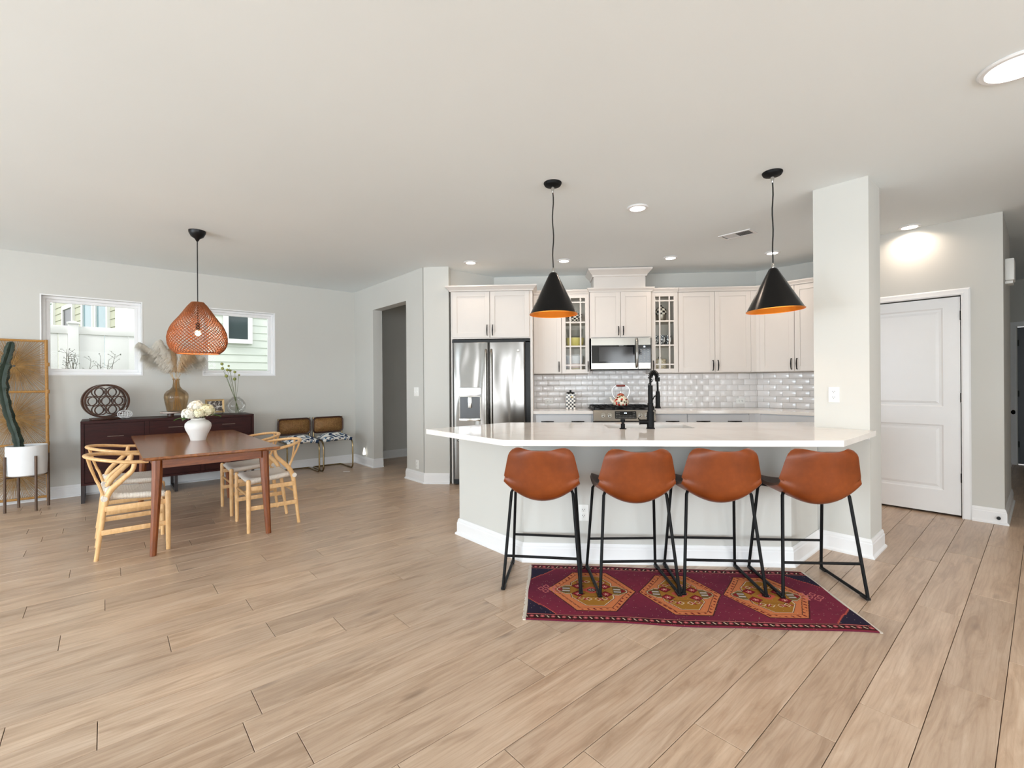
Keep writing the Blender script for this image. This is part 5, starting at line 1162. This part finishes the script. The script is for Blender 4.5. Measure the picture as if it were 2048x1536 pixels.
# pampas plumes
def hairm(name, rgb):
    t = NT(name); f = t.noise(t.co(), 60, 2); c = lin(rgb); col = t.ramp(f, [(.3, tuple(x*.86 for x in c[:3])), (.7, c)])
    tl_ = t.new('ShaderNodeBsdfTranslucent'); df = t.new('ShaderNodeBsdfDiffuse'); mx = t.new('ShaderNodeMixShader'); mx.inputs[0].default_value = .6
    t.l(col, tl_.inputs[0]); t.l(col, df.inputs[0]); t.l(df.outputs[0], mx.inputs[1]); t.l(tl_.outputs[0], mx.inputs[2]); t.n.remove(t.b); t.l(mx.outputs[0], t.out.inputs[0]); return t.m
pam = hairm('pampas_hair', (255, 252, 246)); pam2 = hairm('pampas_tan', (238, 218, 188)); stem_m = M('dry_stem', (196, 160, 96), .7)
for n_, (tx, ty, tz, curl, mm_, lb) in enumerate([(-.345, .03, .83, -.02, pam, 'pampas plume reaching farthest left and upward'), (-.165, -.02, .86, -.005, pam, 'upright white pampas plume left of the middle of the bunch'), (-.27, .05, .70, -.05, pam, 'drooping white pampas plume at the lower left of the bunch'), (-.05, .02, .76, 0, pam2, 'tan pampas plume in the centre of the bunch'), (.12, -.02, .74, .03, pam2, 'tan pampas plume leaning right behind the woven lamp'), (.25, .03, .70, .04, pam, 'white pampas plume drooping at the right end of the bunch'), (.06, .04, .80, .02, pam, 'pale pampas plume rising behind the woven lamp')]):
    PG = empty('pampas_plume', uv(.655, 7.05)+(ZV,), R45, label=lb, category='pampas grass', group='pampas plumes in the amber vase'); random.seed(30+n_)
    k1 = rnd(-.018, .018); cr = smooth_path([(-tx*.15, -ty*.2, .012), (k1*.5, .0, .30), (k1+tx*.06, ty*.1, .40), (tx*.45, ty*.5, .40+(tz-.40)*.55), (tx*.82, ty, tz*.90), (tx+curl, ty, tz-abs(curl)*.6)], 8)
    obj('stem', MB().tube(cr, .0022, 6), stem_m, PG)
    hb = MB(); n0 = int(len(cr)*.47)
    for q_ in range(2500):
        f_ = rnd(0, 1); i = n0+f_*(len(cr)-2-n0); k = int(i); c = Vector(cr[k]).lerp(Vector(cr[k+1]), i-k); tg = (Vector(cr[k+1])-Vector(cr[k])).normalized()
        a = rnd(0, 2*PI); s1 = tg.cross(Vector((0, 1, 0))).normalized(); s2 = tg.cross(s1); rad = (s1*math.cos(a)+s2*math.sin(a))
        wd = math.sin(PI*min(1, f_*.85+.12))**.7; L1 = rnd(.08, .15)*wd+.012
        p1 = c+rad*L1*.30+tg*L1*.45; p2 = c+rad*L1*.62+tg*L1*.55+Vector((math.copysign(L1*.2, tx), 0, -L1*.55)); sd = rad.cross(tg).normalized()*.0027
        hb.add([c-sd, c+sd, p1-sd*1.3, p1+sd*1.3, p2], [(0, 1, 3, 2), (2, 3, 4)])
    obj('plume_hair', hb, mm_, PG, kind='stuff')
# picture frame
PF = empty('picture_frame', uv(1.075, 7.14)+(ZT,), (math.radians(-9), 0, R45), label='small gilt picture frame on an easel between the two glass vases', category='picture frame')
obj('frame', MB().sweep([(-.105, 0, .02), (.105, 0, .02), (.105, 0, .195), (-.105, 0, .195)], [(0, -.004), (0, .016), (.022, .010), (.022, -.004)], N=(0, -1, 0), closed=True), M('aged_gold', (168, 142, 100), .4, .4, var=.1), PF, smooth=False)
t = NT('blurred_photograph'); v = t.co((1, 1, 1)); t.l(t.ramp(t.noise(v, 26, 4, .7), [(.38, lin((24, 24, 26))), (.52, lin((96, 84, 74))), (.6, lin((210, 206, 200))), (.7, lin((40, 40, 44)))]), t.b.inputs['Base Color']); t.b.inputs['Roughness'].default_value = .2
obj('photograph', MB().box(-.084, .084, -.001, .003, .041, .174), t.m, PF, smooth=False); obj('easel', MB().tube([(-.06, -.02, .01), (-.06, .01, .02), (-.06, .10, .0)], .003, 6).tube([(.085, -.02, .01), (.085, -.018, .06)], .003, 6).tube([(.085, -.02, .01), (.06, .10, 0)], .003, 6), blackm, PF)
# round bud vase
BV = empty('round_vase', uv(1.298, 7.05)+(ZT,), R45, label='round clear glass vase holding thin stems with green ball flowers', category='vase')
obj('glass_body', MB().lathe([(.001, .002), (.04, .002), (.075, .018), (.105, .055), (.117, .10), (.108, .145), (.08, .185), (.052, .208), (.042, .22), (.043, .226)], n=40), clearv, BV)
am = BV.children[0]; bm = bmesh.new(); bm.from_mesh(am.data); bmesh.ops.delete(bm, geom=[f for f in bm.faces if len(f.verts) > 4 and f.calc_center_median().z > .2], context='FACES'); bm.to_mesh(am.data); bm.free()
balm = M('green_ball_flower', (146, 150, 84), .85, var=.25, vs=120, bump=.6, bs=420); stg = M('green_stem', (92, 104, 56), .6)
for k, (u, z, r, lb) in enumerate([(1.141, 1.540, .019, 'green ball flower at the top left of the round vase bunch'), (1.215, 1.515, .014, 'small green ball flower second highest, at the middle'), (1.147, 1.481, .019, 'green ball flower at the left, second from the top'), (1.198, 1.462, .018, 'green ball flower just left of the middle pair'), (1.232, 1.456, .016, 'green ball flower just right of the middle pair'), (1.283, 1.437, .018, 'green ball flower right of the middle, upper'), (1.191, 1.384, .021, 'yellow green ball flower lowest at the left'), (1.288, 1.344, .021, 'yellow green ball flower lowest at the right'), (1.341, 1.397, .013, 'small green ball flower farthest right')]):
    B = empty('ball_flower', uv(1.298, 7.05)+(ZT,), R45, label=lb, category='flower', group='ball flowers in the round vase'); x = u-1.298; z -= ZT; yb_ = rnd(-.03, .03)
    obj('bloom', MB().sphere((x, yb_, z), r, 14), balm, B)
    obj('stem', MB().tube(smooth_path([(-x*.35, -yb_, .012), (x*.1, 0, .20), (x*.55, yb_*.5, .20+(z-.2)*.5), (x, yb_, z)], 4), .0018, 6), stg, B)

# table vase and hydrangeas
TV = empty('white_vase', uv(.658, 5.285)+(.7503,), R45, label='white baluster vase of hydrangeas on the dining table', category='vase')
obj('vase_body', MB().lathe([(.001, 0), (.062, 0), (.064, .012), (.076, .05), (.100, .10), (.108, .13), (.104, .158), (.082, .182), (.060, .192), (.056, .200), (.058, .207), (.050, .207), (.048, .195), (.001, .19)], n=48), whitecer, TV)
pet = M('hydrangea_white', (240, 238, 228), .8, var=.04, vs=40); petc = M('hydrangea_cream', (234, 230, 200), .8, var=.05, vs=40); lfm = M('hydrangea_leaf', (64, 104, 44), .5, var=.25, vs=30)
for k, (x, y, z, r, mm_, lb) in enumerate([(-.075, -.03, .25, .062, pet, 'white hydrangea head at the lower left of the white vase'), (-.01, .03, .315, .068, pet, 'white hydrangea head at the top of the bunch'), (.065, -.02, .275, .070, petc, 'cream hydrangea head at the right of the bunch'), (.0, -.06, .255, .048, petc, 'small cream hydrangea head in front of the bunch')]):
    B = empty('hydrangea', uv(.658, 5.285)+(.7503,), R45, label=lb, category='flower', group='hydrangeas in the white vase'); random.seed(60+k); fb = MB()
    fb.sphere((x, y, z), r*.80, 14, .85)
    for q_ in range(150):
        zz = rnd(-.75, 1); a = rnd(0, 2*PI); rr_ = math.sqrt(max(0, 1-zz*zz)); nn_ = Vector((rr_*math.cos(a), rr_*math.sin(a), zz*.88)); c = Vector((x, y, z))+nn_*r*rnd(.88, 1.03); s1 = nn_.cross(Vector((.3, .5, .8))).normalized(); s2 = nn_.cross(s1).normalized(); a0 = rnd(0, PI)
        for p_ in range(4):
            an = a0+p_*PI/2; d_ = s1*math.cos(an)+s2*math.sin(an); e_ = s1*math.cos(an+PI/2)+s2*math.sin(an+PI/2); w2 = .0055
            fb.add([c, c+d_*.007+e_*w2+nn_*.002, c+d_*.013+nn_*.0005, c+d_*.007-e_*w2+nn_*.002], [(0, 1, 2, 3)])
    obj('florets', fb, mm_, B, smooth=False, kind='stuff')
    obj('stem', MB().tube([(x*.2, y*.2, .12), (x*.4, y*.4, .20), (x, y, z-r*.5)], .004, 6), stg, B)
    if k == 3: continue
    for q_ in range(2):
        an = (-2.7, .6, .1)[k]+q_*1.0-.4; d_ = Vector((math.cos(an), math.sin(an), 0)); e_ = Vector((-d_.y, d_.x, 0)); b0_ = Vector((x, y, z-r*.7)); lf = MB(); V = []; F = []
        for i in range(6):
            t_ = i/5; w2 = .028*math.sin(PI*min(1, t_*.92+.06)); c = b0_+d_*(r*.2+t_*.105)+Vector((0, 0, .03*t_-.045*t_*t_)); V += [c-e_*w2+Vector((0, 0, .008)), c, c+e_*w2+Vector((0, 0, .008))]
        for i in range(5): F += [(i*3, i*3+1, i*3+4, i*3+3), (i*3+1, i*3+2, i*3+5, i*3+4)]
        obj('leaf', lf.add(V, F), lfm, B)

# ---------------------------------------------------------------- rattan screen, planter, cactus
SC = empty('rattan_screen', uv(-.742, 7.175)+(.012,), R45, label='rattan screen of three sunburst panels leaning on the wall behind the cactus', category='screen')
# leans: bottom v 7.175, top v 7.31
ln = math.atan2(.125, 1.77); Tm = Matrix.Rotation(-ln, 4, 'X')
sw = .245
def at(x, z, d=0): return tuple(Tm @ Vector((x, d, z)))
for sx_ in (-1, 1): obj('frame_pole', MB().tube([at(sx_*(sw+.018), 0), at(sx_*(sw), 1.775)], .0145, 10), rattan, SC)
for z in (.055, .63, 1.20, 1.76): obj('crossbar', MB().tube([at(-sw-.012, z), at(sw+.012, z)], .0125, 10), rattan, SC)
for sx_ in (-1, 1):
    for z in (.3, .63, .92, 1.2, 1.5): obj('binding', MB().tube([at(sx_*(sw+.013), z-.02), at(sx_*(sw+.013), z+.02)], .0165, 10), rattan, SC)
for pz in ((.055, .63), (.63, 1.20), (1.20, 1.76)):
    m_ = MB(); zc = (pz[0]+pz[1])/2; hh = (pz[1]-pz[0])/2-.01; random.seed(int(pz[0]*100))
    cxs = rnd(-.02, .02)
    for k in range(150):
        a = 2*PI*k/150+rnd(-.015, .015); cx_, sz_ = math.cos(a), math.sin(a); R1 = min(((sw-.004)-(cxs if cx_ > 0 else -cxs))/max(1e-6, abs(cx_)), hh/max(1e-6, abs(sz_)))
        tw_ = .35; r0 = rnd(.015, .05) if k % 3 else .012
        P = []
        for i in range(5):
            f_ = i/4; rr_ = r0+(R1-r0)*f_; aa = a+tw_*(1-f_)**2*.6; P.append(at(cxs+rr_*math.cos(aa), zc+rr_*math.sin(aa), (-1 if k % 2 else 1)*.004*(1-f_)+.001*math.sin(k)))
        m_.tube(P, .0027, 4, cap=False)
    for rr2 in (.085, .16):
        m_.tube([at(cxs+rr2*math.cos(2*PI*i/30), zc+rr2*math.sin(2*PI*i/30), .003) for i in range(30)], .0022, 4, closed=True)
    obj('sunburst_panel', m_, M('reed', (150, 112, 58), .7, var=.2, vs=20), SC, smooth=False)
PT = empty('plant_stand', uv(-.617, 6.92)+(0,), R45, label='bronze four legged plant stand holding the white pot', category='plant stand')
for k in range(4):
    a = math.radians(-160+90*k)+.12; x, y = .168*math.cos(a), .168*math.sin(a)
    obj('leg', MB().tube([(x, y, 0), (x, y, .56)], .0115, 12), bronze, PT)
obj('cross_support', MB().tube([(.165*math.cos(math.radians(-160)+.12), .165*math.sin(math.radians(-160)+.12), .345), (-.165*math.cos(math.radians(-160)+.12), -.165*math.sin(math.radians(-160)+.12), .345)], .008, 8).tube([(.165*math.cos(math.radians(-70)+.12), .165*math.sin(math.radians(-70)+.12), .345), (-.165*math.cos(math.radians(-70)+.12), -.165*math.sin(math.radians(-70)+.12), .345)], .008, 8), bronze, PT)
PO = empty('plant_pot', uv(-.617, 6.92)+(.354,), R45, label='round white plant pot on the bronze stand', category='pot')
obj('pot_body', MB().lathe([(.001, 0), (.13, 0), (.150, .012), (.155, .15), (.156, .305), (.150, .308), (.146, .30), (.143, .27), (.001, .27)], n=48), M('matte_white_pot', (226, 228, 230), .7, var=.02, bump=.25, bs=70), PO)
obj('potting_soil', MB().lathe([(.001, .275), (.10, .274), (.144, .27), (.001, .271)], n=32), M('soil', (40, 30, 24), .95, var=.3, vs=60), PO)
CA = empty('tall_cactus', uv(-.617, 6.92)+(.625,), R45, label='tall ribbed dark green cactus bending out of the white pot', category='cactus')
cp_ = smooth_path([(-.055, -.02, 0), (-.07, -.01, .12), (-.12, 0, .32), (-.155, 0, .52), (-.172, 0, .70), (-.150, 0, .86), (-.125, 0, .98), (-.105, 0, 1.10)], 8)
V = []; F = []; nr = 20; LL = len(cp_); random.seed(3)
for i, c in enumerate(cp_):
    f_ = i/(LL-1); base_r = .038*(1-.12*f_)*(1+.10*math.sin(i*1.15))*(1.28 if .5 < f_ < .72 else 1)
    if i >= LL-4: base_r *= (1, .9, .7, .3)[i-LL+4]
    for j in range(nr):
        a = 2*PI*j/nr; rr_ = base_r*(1.12 if j % 4 == 0 else (.72 if j % 4 == 2 else .9)); rr_ *= 1+.06*math.sin(i*2.3+j); V.append((c[0]+rr_*math.cos(a+i*.012), c[1]+rr_*math.sin(a+i*.012), c[2]))
for i in range(LL-1):
    for j in range(nr): F.append((i*nr+j, i*nr+(j+1) % nr, (i+1)*nr+(j+1) % nr, (i+1)*nr+j))
F.append(tuple((LL-1)*nr+j for j in range(nr)))
cm = M('cactus_green', (30, 46, 34), .6, var=.25, vs=14, bump=.3, bs=60)
obj('cactus_body', MB().add(V, F), cm, CA)
spn = MB()
for i in range(2, LL-2, 1):
    for j in range(0, nr, 4):
        p = Vector(V[i*nr+j]); c = Vector(cp_[i]); d_ = (p-c).normalized()
        for q_ in range(2): e = p+(d_+Vector((rnd(-.5, .5), rnd(-.5, .5), rnd(-.5, .5)))).normalized()*.010; spn.tube([p, e], [.0014, .0003], 3, cap=False)
obj('spines', spn, M('spine', (120, 112, 90), .7), CA, smooth=False, kind='stuff')
# small scrap by the cane chairs
tag(obj('paper_scrap', MB().box(-.045, .045, -.008, .008, .0, .004), trimm, loc=uv(2.62, 6.66)+(.0005,), rz=R45-.55, smooth=False), 'thin white strip lying on the floor before the cane chairs', 'strip')
